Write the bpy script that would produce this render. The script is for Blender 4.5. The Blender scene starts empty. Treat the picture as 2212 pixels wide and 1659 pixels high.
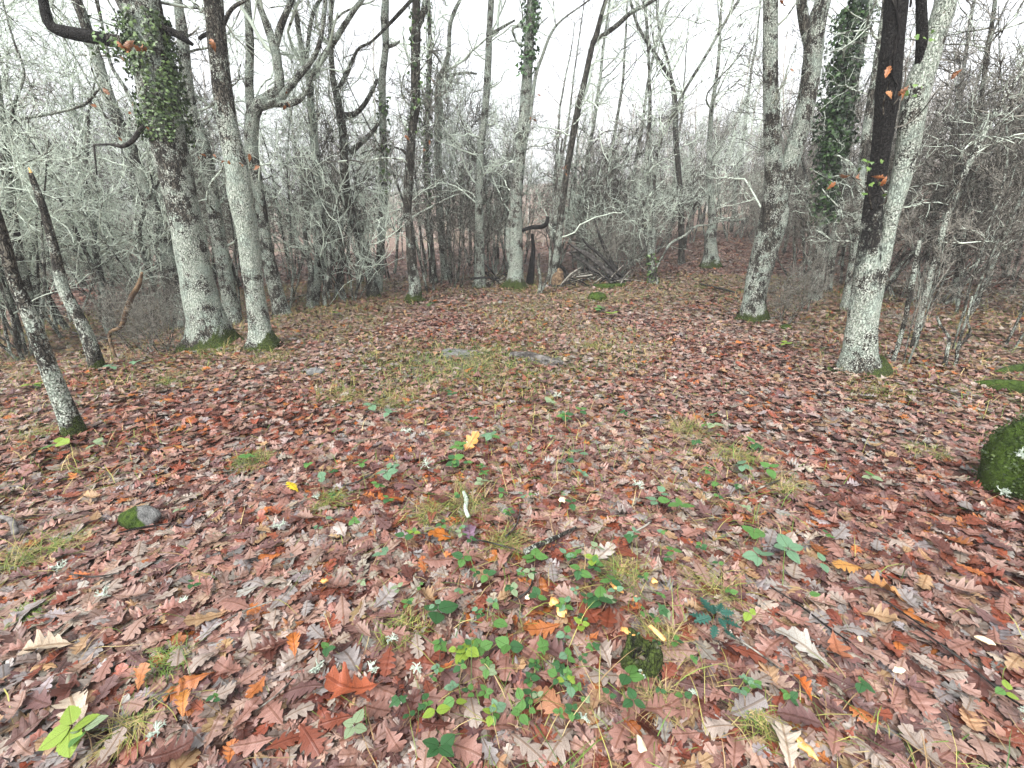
import bpy, math, random
import numpy as np
from mathutils import Vector, Matrix

# ------------------------------------------------------------------ camera, sky, sun, exposure
S = bpy.context.scene
COL = S.collection
PITCH = math.radians(20.0)
FPX = 979.0                       # focal length in pixels of a 2212-wide photograph
CAM_H = 1.58

cam_d = bpy.data.cameras.new("camera")
cam_d.sensor_width = 36.0
cam_d.lens = 36.0 * FPX / 2212.0
cam_d.clip_start = 0.05
cam_d.clip_end = 3000.0
cam = bpy.data.objects.new("camera", cam_d)
COL.objects.link(cam)
cam.rotation_euler = (math.pi / 2 - PITCH, 0, 0)
S.camera = cam

SUN_EL, SUN_ROT = math.radians(52), math.radians(205)
world = bpy.data.worlds.new("World")
S.world = world
world.use_nodes = True
wn = world.node_tree
for n in list(wn.nodes):
    wn.nodes.remove(n)
w_out = wn.nodes.new("ShaderNodeOutputWorld")
w_bg = wn.nodes.new("ShaderNodeBackground")
w_sky = wn.nodes.new("ShaderNodeTexSky")
w_sky.sky_type = 'NISHITA'
w_sky.sun_disc = False
w_sky.sun_elevation = SUN_EL
w_sky.sun_rotation = SUN_ROT
w_sky.dust_density = 4.0
w_sky.air_density = 1.0
w_hs = wn.nodes.new("ShaderNodeHueSaturation")          # an overcast sky: cloud takes most of the blue away
w_hs.inputs['Saturation'].default_value = 0.16
wn.links.new(w_sky.outputs[0], w_hs.inputs['Color'])
wn.links.new(w_hs.outputs[0], w_bg.inputs['Color'])
w_bg.inputs['Strength'].default_value = 0.15
wn.links.new(w_bg.outputs[0], w_out.inputs[0])

sun_d = bpy.data.lights.new("sun", 'SUN')
sun_d.energy = 0.9
sun_d.angle = math.radians(25)
sun_d.color = (1.0, 0.97, 0.93)
sun = bpy.data.objects.new("sun", sun_d)
COL.objects.link(sun)
# sun_rotation is measured from +Y towards +X in the sky texture
sdir = Vector((math.sin(SUN_ROT) * math.cos(SUN_EL), math.cos(SUN_ROT) * math.cos(SUN_EL), math.sin(SUN_EL)))
sun.rotation_euler = sdir.to_track_quat('Z', 'Y').to_euler()
sun.location = sdir * 40

S.view_settings.view_transform = 'Standard'
S.view_settings.look = 'None'
S.view_settings.gamma = 1.0
S.view_settings.use_curve_mapping = False
S.view_settings.exposure = 1.75

# ------------------------------------------------------------------ numpy helpers
rng = np.random.default_rng(7)


def _hash(ix, iy, seed):
    h = (ix.astype(np.int64) * 374761393 + iy.astype(np.int64) * 668265263 + seed * 1274126177) & 0xFFFFFFFF
    h = ((h ^ (h >> 13)) * 1274126177) & 0xFFFFFFFF
    return ((h ^ (h >> 16)) & 0xFFFF) / 65535.0


def vnoise(x, y, seed=0):
    x = np.asarray(x, float); y = np.asarray(y, float)
    ix = np.floor(x); iy = np.floor(y)
    fx = x - ix; fy = y - iy
    fx = fx * fx * (3 - 2 * fx); fy = fy * fy * (3 - 2 * fy)
    a = _hash(ix, iy, seed); b = _hash(ix + 1, iy, seed)
    c = _hash(ix, iy + 1, seed); d = _hash(ix + 1, iy + 1, seed)
    return (a * (1 - fx) + b * fx) * (1 - fy) + (c * (1 - fx) + d * fx) * fy


def fbm(x, y, seed=0, o=3):
    s = 0.0; a = 0.5
    for k in range(o):
        s = s + a * vnoise(np.asarray(x) * 2 ** k, np.asarray(y) * 2 ** k, seed + k)
        a *= 0.5
    return s / (1 - 0.5 ** o)


def softplus(s, k):
    return k * np.log1p(np.exp(np.clip(s / k, -40, 40))) + np.where(s / k > 40, s - 40 * k, 0)


FEET = [((a - 1106) / 979.0 * (yy * 0.94 + 0.54), yy + 0.05, q, hq) for (a, yy, q, hq) in ((455, 5.9, 0.55, 0.09), (570, 5.75, 0.4, 0.06), (162, 3.15, 0.25, 0.04), (206, 4.95, 0.3, 0.04), (896, 8.9, 0.4, 0.05), (1112, 10.6, 0.5, 0.06), (1623, 7.2, 0.5, 0.07), (1852, 4.5, 0.5, 0.08), (1535, 13.6, 0.6, 0.08))]


def terrain(x, y):
    x = np.asarray(x, float); y = np.asarray(y, float)
    z = 0.10 * (fbm(x * 0.45, y * 0.45, 3) - 0.5) + 0.05 * (vnoise(x * 1.7, y * 1.7, 9) - 0.5)
    hh = 0.14 * softplus(0.66 * y + 0.75 * x - 13.5, 2.5)
    z = z + 15 * np.tanh(hh / 15)
    z = z + 0.015 * softplus(0.72 * y - 0.6 * x - 22.0, 3.0)
    z = z - 0.09 * softplus(-x * 0.8 - 2.6, 0.8) * np.exp(-((y - 7) / 6.0) ** 2)
    z = z + 0.05 * np.exp(-(((x + 0.5) / 1.6) ** 2 + ((y - 5.6) / 0.9) ** 2))
    for (fx, fy, fr, fh) in FEET:
        z = z + fh * np.exp(-((x - fx) ** 2 + (y - fy) ** 2) / (fr * fr))
    return z


CAM = np.array([0.0, 0.0, float(terrain(0, 0)) + CAM_H])
cam.location = CAM
ct, st = math.cos(PITCH), math.sin(PITCH)


def ray(px, py):
    r = (px - 1106.0) / FPX; u = (829.5 - py) / FPX
    return np.array([r, ct + u * st, -st + u * ct])


def P(px, py, Y):
    d = ray(px, py)
    return CAM + d * (Y / d[1])


def zcam(p):
    q = np.asarray(p) - CAM
    return q[..., 1] * ct - q[..., 2] * st


def G(px, py):
    d = ray(px, py)
    t = 0.3; prev = t
    while t < 120:
        p = CAM + d * t
        if p[2] < float(terrain(p[0], p[1])):
            lo, hi = prev, t
            for _ in range(24):
                m = 0.5 * (lo + hi); p = CAM + d * m
                if p[2] < float(terrain(p[0], p[1])): hi = m
                else: lo = m
            return CAM + d * hi
        prev = t; t *= 1.03
    return CAM + d * t


def GX(px, Y):
    z = 0.0; x = 0.0
    for _ in range(4):
        zc = Y * ct + (CAM[2] - z) * st
        x = (px - 1106.0) / FPX * zc
        z = float(terrain(x, Y))
    return np.array([x, Y, z])


def px_of(p):
    q = np.asarray(p, float) - CAM
    f = q[1] * ct - q[2] * st
    u = q[1] * st + q[2] * ct
    return 1106 + FPX * q[0] / f, 829.5 - FPX * u / f


# ------------------------------------------------------------------ object helpers
def mesh_np(name, V, quads=None, tris=None, attrs=None, uv=None, smooth=True):
    me = bpy.data.meshes.new(name)
    V = np.asarray(V, np.float32)
    nq = 0 if quads is None else len(quads)
    nt_ = 0 if tris is None else len(tris)
    loops = []
    if nq: loops.append(np.asarray(quads, np.int32).ravel())
    if nt_: loops.append(np.asarray(tris, np.int32).ravel())
    L = np.concatenate(loops) if loops else np.zeros(0, np.int32)
    me.vertices.add(len(V)); me.vertices.foreach_set('co', V.ravel())
    me.loops.add(len(L)); me.loops.foreach_set('vertex_index', L)
    starts = np.concatenate([np.arange(nq) * 4, nq * 4 + np.arange(nt_) * 3]).astype(np.int32)
    me.polygons.add(nq + nt_); me.polygons.foreach_set('loop_start', starts)
    me.update(calc_edges=True)
    if smooth:
        me.polygons.foreach_set('use_smooth', np.ones(nq + nt_, bool))
    if attrs:
        for k, a in attrs.items():
            at = me.attributes.new(k, 'FLOAT_COLOR', 'POINT')
            a = np.asarray(a, np.float32)
            if a.shape[1] == 3:
                a = np.concatenate([a, np.ones((len(a), 1), np.float32)], 1)
            at.data.foreach_set('color', a.ravel())
    if uv is not None:
        ul = me.uv_layers.new(name='uv')
        ul.data.foreach_set('uv', np.asarray(uv, np.float32)[L].ravel())
    me.validate(clean_customdata=False)
    return me


def add(name, me, mat, parent=None, loc=None):
    if mat is not None and not me.materials:
        me.materials.append(mat)
    o = bpy.data.objects.new(name, me)
    COL.objects.link(o)
    if parent is not None: o.parent = parent
    if loc is not None: o.location = loc
    return o


def tag(o, label=None, cat=None, group=None, kind=None):
    if label: o['label'] = label
    if cat: o['category'] = cat
    if group: o['group'] = group
    if kind: o['kind'] = kind
    return o


def empty(name, loc, label, cat, group=None):
    o = bpy.data.objects.new(name, None)
    o.empty_display_size = 0.2
    COL.objects.link(o); o.location = loc
    return tag(o, label, cat, group)


def copy_tree(o, parent=None):
    c = o.copy(); COL.objects.link(c)
    if parent is not None: c.parent = parent
    for ch in list(o.children): copy_tree(ch, c)
    return c


class Geo:
    def __init__(self):
        self.V = []; self.Q = []; self.T = []; self.A = []; self.n = 0

    def add(self, V, Q=None, T=None, A=None):
        V = np.asarray(V).reshape(-1, 3)
        if Q is not None and len(Q): self.Q.append(np.asarray(Q) + self.n)
        if T is not None and len(T): self.T.append(np.asarray(T) + self.n)
        self.V.append(V); self.n += len(V)
        if A is not None: self.A.append(np.asarray(A))

    def mesh(self, name, attr='mask', smooth=True, origin=(0, 0, 0)):
        V = np.concatenate(self.V) - np.asarray(origin)
        Q = np.concatenate(self.Q) if self.Q else None
        T = np.concatenate(self.T) if self.T else None
        A = {attr: np.concatenate(self.A)} if self.A else None
        return mesh_np(name, V, Q, T, A, smooth=smooth)


def nrm(v):
    return v / np.maximum(np.linalg.norm(v, axis=-1, keepdims=True), 1e-9)


def tube_batch(Pt, R, sides):
    """Pt (B,K,3) R (B,K): many tubes at once -> verts, quads"""
    B, K, _ = Pt.shape
    T = nrm(np.gradient(Pt, axis=1))
    mean = nrm(T.mean(1))
    ref = np.where(np.abs(mean[:, 2:3]) < 0.8, np.array([[0, 0, 1.0]]), np.array([[1.0, 0, 0]]))
    N = nrm(np.cross(T, ref[:, None, :]))
    Bn = np.cross(T, N)
    a = np.arange(sides) * 2 * math.pi / sides
    V = Pt[:, :, None, :] + R[:, :, None, None] * (np.cos(a)[None, None, :, None] * N[:, :, None, :] + np.sin(a)[None, None, :, None] * Bn[:, :, None, :])
    idx = np.arange(B * K * sides).reshape(B, K, sides)
    i0 = idx[:, :-1, :]; i1 = np.roll(i0, -1, 2); j0 = idx[:, 1:, :]; j1 = np.roll(j0, -1, 2)
    Q = np.stack([i0, i1, j1, j0], -1).reshape(-1, 4)
    return V.reshape(-1, 3), Q


def resample(pts, rad, step=None, n=None):
    """Catmull-Rom through the given points"""
    pts = np.asarray(pts, float); rad = np.asarray(rad, float)
    ext = np.concatenate([[2 * pts[0] - pts[1]], pts, [2 * pts[-1] - pts[-2]]])
    out = []; rr = []
    for i in range(len(pts) - 1):
        p0, p1, p2, p3 = ext[i:i + 4]
        d = np.linalg.norm(p2 - p1)
        m = max(2, int(math.ceil(d / (step or 0.1))))
        t = np.arange(m)[:, None] / m
        out.append(0.5 * ((2 * p1) + (-p0 + p2) * t + (2 * p0 - 5 * p1 + 4 * p2 - p3) * t ** 2 + (-p0 + 3 * p1 - 3 * p2 + p3) * t ** 3))
        rr.append(rad[i] + (rad[i + 1] - rad[i]) * t[:, 0])
    out.append(pts[-1:]); rr.append(rad[-1:])
    out = np.concatenate(out); rr = np.concatenate(rr)
    if n:
        s = np.concatenate([[0], np.cumsum(np.linalg.norm(np.diff(out, axis=0), axis=1))])
        u = np.linspace(0, s[-1], n)
        out = np.stack([np.interp(u, s, out[:, k]) for k in range(3)], 1)
        rr = np.interp(u, s, rr)
    return out, rr


def grow(r, Pt, R, levels):
    """Grow twigs on parent polylines, one vectorised step per level."""
    res = []
    for L in levels:
        B, K, _ = Pt.shape
        n = L['n']
        cnt = r.poisson(n, B) if L.get('rand', True) else np.full(B, int(n))
        par = np.repeat(np.arange(B), cnt)
        C = len(par)
        if C == 0: break
        t = r.uniform(L['t'][0], L['t'][1], C)
        f = t * (K - 1); i = np.minimum(f.astype(int), K - 2); w = (f - i)[:, None]
        p0 = Pt[par, i]; p1 = Pt[par, i + 1]
        pos = p0 * (1 - w) + p1 * w
        tan = nrm(p1 - p0)
        rp = R[par, i] * (1 - w[:, 0]) + R[par, i + 1] * w[:, 0]
        rv = r.normal(size=(C, 3))
        perp = nrm(rv - (rv * tan).sum(1, keepdims=True) * tan)
        perp[:, 2] += L.get('lift', 0.15)
        perp = nrm(perp)
        a = np.radians(r.uniform(L['ang'][0], L['ang'][1], C))[:, None]
        d = nrm(np.cos(a) * tan + np.sin(a) * perp)
        ln = r.uniform(L['len'][0], L['len'][1], C)
        if L.get('rel'):
            plen = np.linalg.norm(np.diff(Pt, axis=1), axis=2).sum(1)
            ln = ln * plen[par] * (1.15 - 0.6 * t)
        k = L['K']
        r0 = np.clip(np.minimum(rp * L['rr'], L.get('rmax', 1)), L['rmin'], None)
        pts = np.zeros((C, k, 3)); pts[:, 0] = pos
        wig = L.get('wig', 0.35); trop = L.get('trop', 0.08)
        for s in range(1, k):
            d = d + r.normal(size=(C, 3)) * wig
            d[:, 2] += trop
            d = nrm(d)
            pts[:, s] = pts[:, s - 1] + d * (ln / (k - 1))[:, None]
        taper = np.linspace(1.0, L.get('tip', 0.45), k)[None, :]
        rad = r0[:, None] * taper
        res.append((pts, rad, L.get('sides', 3)))
        Pt, R = pts, rad
    return res


# ------------------------------------------------------------------ materials
def mat_new(name):
    m = bpy.data.materials.new(name); m.use_nodes = True
    nt = m.node_tree
    for n in list(nt.nodes): nt.nodes.remove(n)
    out = nt.nodes.new("ShaderNodeOutputMaterial")
    b = nt.nodes.new("ShaderNodeBsdfPrincipled")
    nt.links.new(b.outputs[0], out.inputs[0])
    return m, nt, b


def nd(nt, typ, **kw):
    n = nt.nodes.new(typ)
    for k, v in kw.items():
        if k == 'props':
            for a, b in v.items(): setattr(n, a, b)
            continue
        key = k.replace('_', ' ') if isinstance(k, str) else k
        tgt = n.inputs[int(k[1:])] if k[0] == 'i' and k[1:].isdigit() else n.inputs[key]
        if hasattr(v, 'is_linked') or isinstance(v, bpy.types.NodeSocket):
            nt.links.new(v, tgt)
        else:
            tgt.default_value = v
    return n


def math_n(nt, op, a, b=None, clamp=False):
    n = nt.nodes.new("ShaderNodeMath"); n.operation = op; n.use_clamp = clamp
    for i, v in enumerate((a, b)):
        if v is None: continue
        if isinstance(v, bpy.types.NodeSocket): nt.links.new(v, n.inputs[i])
        else: n.inputs[i].default_value = v
    return n.outputs[0]


def mixc(nt, f, a, b, blend='MIX'):
    n = nt.nodes.new("ShaderNodeMix"); n.data_type = 'RGBA'; n.blend_type = blend
    for s, v in ((n.inputs[0], f), (n.inputs[6], a), (n.inputs[7], b)):
        if isinstance(v, bpy.types.NodeSocket): nt.links.new(v, s)
        elif isinstance(v, (tuple, list)): s.default_value = tuple(v) + ((1.0,) if len(v) == 3 else ())
        else: s.default_value = v
    return n.outputs[2]


def step_n(nt, v, lo, hi):
    n = nt.nodes.new("ShaderNodeMapRange"); n.interpolation_type = 'SMOOTHSTEP'
    nt.links.new(v, n.inputs[0])
    for i, x in ((1, lo), (2, hi)):
        if isinstance(x, bpy.types.NodeSocket): nt.links.new(x, n.inputs[i])
        else: n.inputs[i].default_value = x
    return n.outputs[0]


def coords(nt, scale=(1, 1, 1), rand=True):
    tc = nt.nodes.new("ShaderNodeTexCoord")
    v = tc.outputs['Object']
    if rand:
        oi = nt.nodes.new("ShaderNodeObjectInfo")
        m = math_n(nt, 'MULTIPLY', oi.outputs['Random'], 37.0)
        a = nt.nodes.new("ShaderNodeVectorMath"); a.operation = 'ADD'
        nt.links.new(v, a.inputs[0]); nt.links.new(m, a.inputs[1]); v = a.outputs[0]
    mp = nt.nodes.new("ShaderNodeMapping"); mp.inputs['Scale'].default_value = scale
    nt.links.new(v, mp.inputs['Vector'])
    return mp.outputs[0]


def noise(nt, vec, scale, detail=4, rough=0.6):
    n = nt.nodes.new("ShaderNodeTexNoise")
    nt.links.new(vec, n.inputs['Vector'])
    n.inputs['Scale'].default_value = scale; n.inputs['Detail'].default_value = detail; n.inputs['Roughness'].default_value = rough
    return n.outputs['Fac']


def bump(nt, b, h, strength=0.6, dist=0.02):
    n = nt.nodes.new("ShaderNodeBump"); n.inputs['Strength'].default_value = strength; n.inputs['Distance'].default_value = dist
    nt.links.new(h, n.inputs['Height']); nt.links.new(n.outputs[0], b.inputs['Normal'])


def bark_material(name, use_mask=True, lich=0.5, dark=(0.030, 0.027, 0.023), pale=(0.15, 0.138, 0.112), lic_a=(0.24, 0.29, 0.23), lic_b=(0.50, 0.53, 0.47)):
    m, nt, b = mat_new(name)
    v = coords(nt); vs = coords(nt, (1, 1, 0.22))
    ridg = noise(nt, vs, 26, 5, 0.65)
    n1 = noise(nt, v, 11, 6, 0.72); n2 = noise(nt, v, 70, 4, 0.66); n3 = noise(nt, v, 3.6, 3, 0.6)
    base = mixc(nt, step_n(nt, ridg, 0.38, 0.66), dark, pale)
    if use_mask:
        at = nt.nodes.new("ShaderNodeAttribute"); at.attribute_name = 'mask'
        sep = nt.nodes.new("ShaderNodeSeparateColor"); nt.links.new(at.outputs['Color'], sep.inputs[0])
        am, mo, ch = sep.outputs[0], sep.outputs[1], sep.outputs[2]
    else:
        am, mo, ch = lich, None, None
    s = math_n(nt, 'ADD', math_n(nt, 'ADD', math_n(nt, 'MULTIPLY', n1, 0.42), math_n(nt, 'MULTIPLY', n2, 0.43)), math_n(nt, 'MULTIPLY', ridg, 0.15))
    s = math_n(nt, 'ADD', s, math_n(nt, 'MULTIPLY', math_n(nt, 'SUBTRACT', n3, 0.5), 0.5))
    s = math_n(nt, 'ADD', s, math_n(nt, 'MULTIPLY', math_n(nt, 'SUBTRACT', am, 0.5), 0.42))
    lf = step_n(nt, s, 0.50, 0.55)
    lic = mixc(nt, step_n(nt, n2, 0.4, 0.62), lic_a, lic_b)
    lic = mixc(nt, step_n(nt, noise(nt, v, 5.5, 2), 0.5, 0.62), lic, (0.36, 0.42, 0.36))
    fv = nt.nodes.new("ShaderNodeTexVoronoi"); fv.feature = 'DISTANCE_TO_EDGE'; fv.inputs['Scale'].default_value = 44.0
    wob = nt.nodes.new("ShaderNodeVectorMath"); wob.operation = 'ADD'
    nz = nt.nodes.new("ShaderNodeTexNoise"); nz.inputs['Scale'].default_value = 20.0; nt.links.new(v, nz.inputs['Vector'])
    wsc = nt.nodes.new("ShaderNodeVectorMath"); wsc.operation = 'SCALE'; wsc.inputs['Scale'].default_value = 0.05
    nt.links.new(nz.outputs['Color'], wsc.inputs[0])
    vf = coords(nt, (1, 1, 0.38))
    nt.links.new(vf, wob.inputs[0]); nt.links.new(wsc.outputs[0], wob.inputs[1]); nt.links.new(wob.outputs[0], fv.inputs['Vector'])
    crack = math_n(nt, 'SUBTRACT', 1.0, step_n(nt, fv.outputs['Distance'], 0.03, 0.16))
    crk = math_n(nt, 'MULTIPLY', crack, step_n(nt, n1, 0.42, 0.60))
    lf = math_n(nt, 'MULTIPLY', lf, math_n(nt, 'SUBTRACT', 1.0, math_n(nt, 'MULTIPLY', crk, 0.6)))
    base = mixc(nt, crack, base, tuple(q * 0.55 for q in dark))
    c = mixc(nt, lf, base, lic)
    if mo is not None:
        mf = step_n(nt, math_n(nt, 'ADD', mo, math_n(nt, 'MULTIPLY', math_n(nt, 'SUBTRACT', n1, 0.5), 1.3)), 0.42, 0.58)
        mc = mixc(nt, step_n(nt, n2, 0.35, 0.65), (0.018, 0.026, 0.006), (0.060, 0.085, 0.016))
        c = mixc(nt, mf, c, mc)
        cf = step_n(nt, math_n(nt, 'ADD', ch, math_n(nt, 'MULTIPLY', math_n(nt, 'SUBTRACT', n1, 0.5), 0.7)), 0.42, 0.58)
        c = mixc(nt, cf, c, mixc(nt, step_n(nt, n2, 0.42, 0.72), (0.0035, 0.003, 0.003), (0.034, 0.031, 0.029)))
    nt.links.new(c, b.inputs['Base Color'])
    b.inputs['Roughness'].default_value = 0.9
    b.inputs['Specular IOR Level'].default_value = 0.25
    h = math_n(nt, 'ADD', math_n(nt, 'MULTIPLY', ridg, 1.0), math_n(nt, 'ADD', math_n(nt, 'MULTIPLY', n2, 0.5), math_n(nt, 'MULTIPLY', crack, -0.9)))
    bump(nt, b, h, 0.9, 0.025)
    return m


M = {}
M['bark'] = bark_material('lichened_bark')
M['sapling_bark'] = bark_material('pale_sapling_bark', False, 0.52)


def twig_material(name, a, bcol, lo=0.4, hi=0.6, sc=9.0):
    m, nt, b = mat_new(name)
    v = coords(nt)
    n = noise(nt, v, sc, 4, 0.7)
    oi = nt.nodes.new("ShaderNodeObjectInfo")
    sh = math_n(nt, 'ADD', n, math_n(nt, 'MULTIPLY', math_n(nt, 'SUBTRACT', oi.outputs['Random'], 0.5), 0.16))
    c = mixc(nt, step_n(nt, sh, lo, hi), a, bcol)
    nt.links.new(c, b.inputs['Base Color']); b.inputs['Roughness'].default_value = 0.95
    b.inputs['Specular IOR Level'].default_value = 0.15
    return m


M['twig'] = twig_material('lichened_twig', (0.075, 0.072, 0.060), (0.56, 0.63, 0.54), 0.38, 0.51)
M['twig_brown'] = twig_material('brown_twig', (0.035, 0.030, 0.025), (0.26, 0.25, 0.215), 0.42, 0.60)
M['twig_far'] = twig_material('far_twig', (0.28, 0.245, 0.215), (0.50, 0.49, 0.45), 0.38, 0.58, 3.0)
M['twig_dark'] = twig_material('dark_wet_branch', (0.010, 0.009, 0.009), (0.05, 0.047, 0.043), 0.42, 0.66, 20.0)
M['dead_wood'] = twig_material('weathered_grey_wood', (0.03, 0.027, 0.025), (0.16, 0.15, 0.142), 0.36, 0.66, 18.0)
M['tan_wood'] = twig_material('bare_tan_wood', (0.07, 0.045, 0.03), (0.25, 0.175, 0.105), 0.36, 0.62, 14.0)
M['white_lichen'] = twig_material('white_lichen', (0.24, 0.29, 0.24), (0.46, 0.52, 0.44), 0.35, 0.65, 60.0)
M['orange_wood'] = twig_material('fresh_orange_wood', (0.50, 0.22, 0.06), (0.80, 0.50, 0.20), 0.35, 0.65, 60.0)
M['pale_wood'] = twig_material('fresh_pale_wood', (0.60, 0.42, 0.25), (0.85, 0.72, 0.52), 0.35, 0.65, 60.0)


def leaf_material(name, attr='col', rough=0.45, veins=0.5, spec=0.4, trans=0.0):
    m, nt, b = mat_new(name)
    at = nt.nodes.new("ShaderNodeAttribute"); at.attribute_name = attr
    uv = nt.nodes.new("ShaderNodeUVMap")
    sx = nt.nodes.new("ShaderNodeSeparateXYZ"); nt.links.new(uv.outputs[0], sx.inputs[0])
    ax = math_n(nt, 'ABSOLUTE', sx.outputs[0])
    mid = math_n(nt, 'SUBTRACT', 1.0, step_n(nt, ax, 0.012, 0.035))
    sv = math_n(nt, 'SUBTRACT', sx.outputs[1], math_n(nt, 'MULTIPLY', ax, 0.75))
    fr = math_n(nt, 'FRACT', math_n(nt, 'MULTIPLY', sv, 7.0))
    dv = math_n(nt, 'ABSOLUTE', math_n(nt, 'SUBTRACT', fr, 0.5))
    vein = math_n(nt, 'MAXIMUM', mid, math_n(nt, 'MULTIPLY', step_n(nt, dv, 0.42, 0.49), 0.5))
    tc = nt.nodes.new("ShaderNodeTexCoord")
    n = noise(nt, tc.outputs['Object'], 55, 4, 0.65)
    c = mixc(nt, math_n(nt, 'MULTIPLY', vein, veins), at.outputs['Color'], (0.55, 0.42, 0.30), 'MULTIPLY')
    c = mixc(nt, math_n(nt, 'MULTIPLY', step_n(nt, n, 0.42, 0.68), 0.55), c, mixc(nt, 1.0, c, (0.45, 0.36, 0.34), 'MULTIPLY'))
    nt.links.new(c, b.inputs['Base Color'])
    b.inputs['Roughness'].default_value = rough
    b.inputs['Specular IOR Level'].default_value = spec
    bump(nt, b, math_n(nt, 'ADD', math_n(nt, 'MULTIPLY', vein, -0.7), math_n(nt, 'MULTIPLY', n, 0.6)), 0.45, 0.004)
    return m


M['leaf'] = leaf_material('fallen_leaf', rough=0.42, veins=0.75, spec=0.42)
M['green_leaf'] = leaf_material('green_leaf', rough=0.5, veins=0.5, spec=0.3)


def attr_material(name, attr='col', rough=0.7, spec=0.3):
    m, nt, b = mat_new(name)
    at = nt.nodes.new("ShaderNodeAttribute"); at.attribute_name = attr
    nt.links.new(at.outputs['Color'], b.inputs['Base Color'])
    b.inputs['Roughness'].default_value = rough; b.inputs['Specular IOR Level'].default_value = spec
    return m


M['grass'] = attr_material('grass_blade', rough=0.55)
M['ivy'] = attr_material('ivy_leaf', rough=0.40, spec=0.4)


def moss_material(name, a=(0.012, 0.024, 0.004), bcol=(0.055, 0.092, 0.013), stone=None, cut=0.5, axis=None):
    m, nt, b = mat_new(name)
    v = coords(nt)
    n = noise(nt, v, 38, 5, 0.7); n2 = noise(nt, v, 7, 3, 0.6)
    c = mixc(nt, step_n(nt, math_n(nt, 'ADD', math_n(nt, 'MULTIPLY', n, 0.6), math_n(nt, 'MULTIPLY', n2, 0.4)), 0.38, 0.62), a, bcol)
    if stone is not None:
        at = nt.nodes.new("ShaderNodeAttribute"); at.attribute_name = 'mask'
        sep = nt.nodes.new("ShaderNodeSeparateColor"); nt.links.new(at.outputs['Color'], sep.inputs[0])
        f = step_n(nt, math_n(nt, 'ADD', sep.outputs[1], math_n(nt, 'MULTIPLY', math_n(nt, 'SUBTRACT', n2, 0.5), 0.9)), 0.42, 0.56)
        sc = mixc(nt, step_n(nt, noise(nt, v, 24, 5, 0.7), 0.35, 0.68), tuple(x * 0.55 for x in stone), tuple(x * 1.25 for x in stone))
        c = mixc(nt, f, sc, c)
    nt.links.new(c, b.inputs['Base Color'])
    b.inputs['Roughness'].default_value = 0.92; b.inputs['Specular IOR Level'].default_value = 0.2
    bump(nt, b, math_n(nt, 'ADD', n, math_n(nt, 'MULTIPLY', noise(nt, v, 140, 3), 0.6)), 1.0, 0.02)
    return m


M['moss'] = moss_material('bright_moss')
M['stone'] = moss_material('mossy_grey_stone', stone=(0.17, 0.17, 0.165))

# ------------------------------------------------------------------ leaf templates
LEAF_MODE = {}


def leaf_shape(seed, Mst, nl=5, ew=0.31):
    r = np.random.default_rng(seed)
    t = np.linspace(0, 1, Mst + 1)
    env = ew * np.power(np.clip(np.sin(math.pi * np.power(t, 1.25)), 0, 1), 0.75)
    V = []; uv = []
    prof = []
    for side in (-1, 1):
        ph = r.uniform(-0.12, 0.12)
        lob = np.abs(np.sin(math.pi * (nl * np.power(t, 0.92) + ph)))
        dep = r.uniform(0.14, 0.30)
        w = env * (dep + (1 - dep) * np.power(lob, 0.6)) * r.uniform(0.88, 1.12)
        w[0] = 0.012; w[-1] = 0.03
        ye = t + 0.30 * w * (0.3 + lob)
        prof.append((side, w, ye))
    mid = np.stack([np.zeros_like(t), t, np.zeros_like(t)], 1)
    l = np.stack([-prof[0][1], prof[0][2], np.zeros_like(t)], 1)
    rr = np.stack([prof[1][1], prof[1][2], np.zeros_like(t)], 1)
    V = np.concatenate([mid, l, rr])
    k = Mst + 1
    i = np.arange(Mst)
    Q = np.concatenate([np.stack([i, i + 1, k + i + 1, k + i], 1)[:, ::-1], np.stack([i, i + 1, 2 * k + i + 1, 2 * k + i], 1)])
    # stalk
    n0 = len(V)
    V = np.concatenate([V, [[-0.008, 0, 0], [0.008, 0, 0], [0.006, -0.10, 0.01], [-0.006, -0.10, 0.01]]])
    Q = np.concatenate([Q, [[n0, n0 + 3, n0 + 2, n0 + 1]]])
    uvv = V[:, :2].copy()
    V[:, 1] -= 0.5
    return V, Q, uvv


def place_leaves(shape, pos, size, yaw, tilt, tdir, c1, c2, wv, flip):
    """Many copies of one leaf shape: curl, tilt, turn, move. Returns (n*V,3)"""
    V, Q, uv = shape
    n = len(pos)
    X = V[None, :, 0] * np.ones((n, 1)); Y = V[None, :, 1] * np.ones((n, 1))
    Z = c1[:, None] * X ** 2 * 2.2 + c2[:, None] * Y ** 2 * 0.9 + wv[:, None] * np.sin(9 * Y + 5 * X + yaw[:, None] * 7) * np.abs(X) * 0.5
    X = X * size[:, None]; Y = Y * size[:, None]; Z = Z * size[:, None] * flip[:, None]
    ca, sa = np.cos(yaw)[:, None], np.sin(yaw)[:, None]
    X, Y = X * ca - Y * sa, X * sa + Y * ca
    # tilt about a horizontal axis tdir
    ax, ay = np.cos(tdir)[:, None], np.sin(tdir)[:, None]
    ctl, stl = np.cos(tilt)[:, None], np.sin(tilt)[:, None]
    dot = X * ax + Y * ay
    px_, py_ = X - dot * ax, Y - dot * ay
    cx, cy = ay * Z, -ax * Z                       # axis x z-part
    cz = ax * Y - ay * X
    X2 = dot * ax + px_ * ctl + cx * stl
    Y2 = dot * ay + py_ * ctl + cy * stl
    Z2 = Z * ctl + cz * stl
    W = np.stack([X2, Y2, Z2], -1) + pos[:, None, :]
    k = len(V)
    QQ = (Q[None] + (np.arange(n) * k)[:, None, None]).reshape(-1, 4)
    UV = np.broadcast_to(uv[None], (n, k, 2)).reshape(-1, 2)
    return W.reshape(-1, 3), QQ, UV


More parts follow.
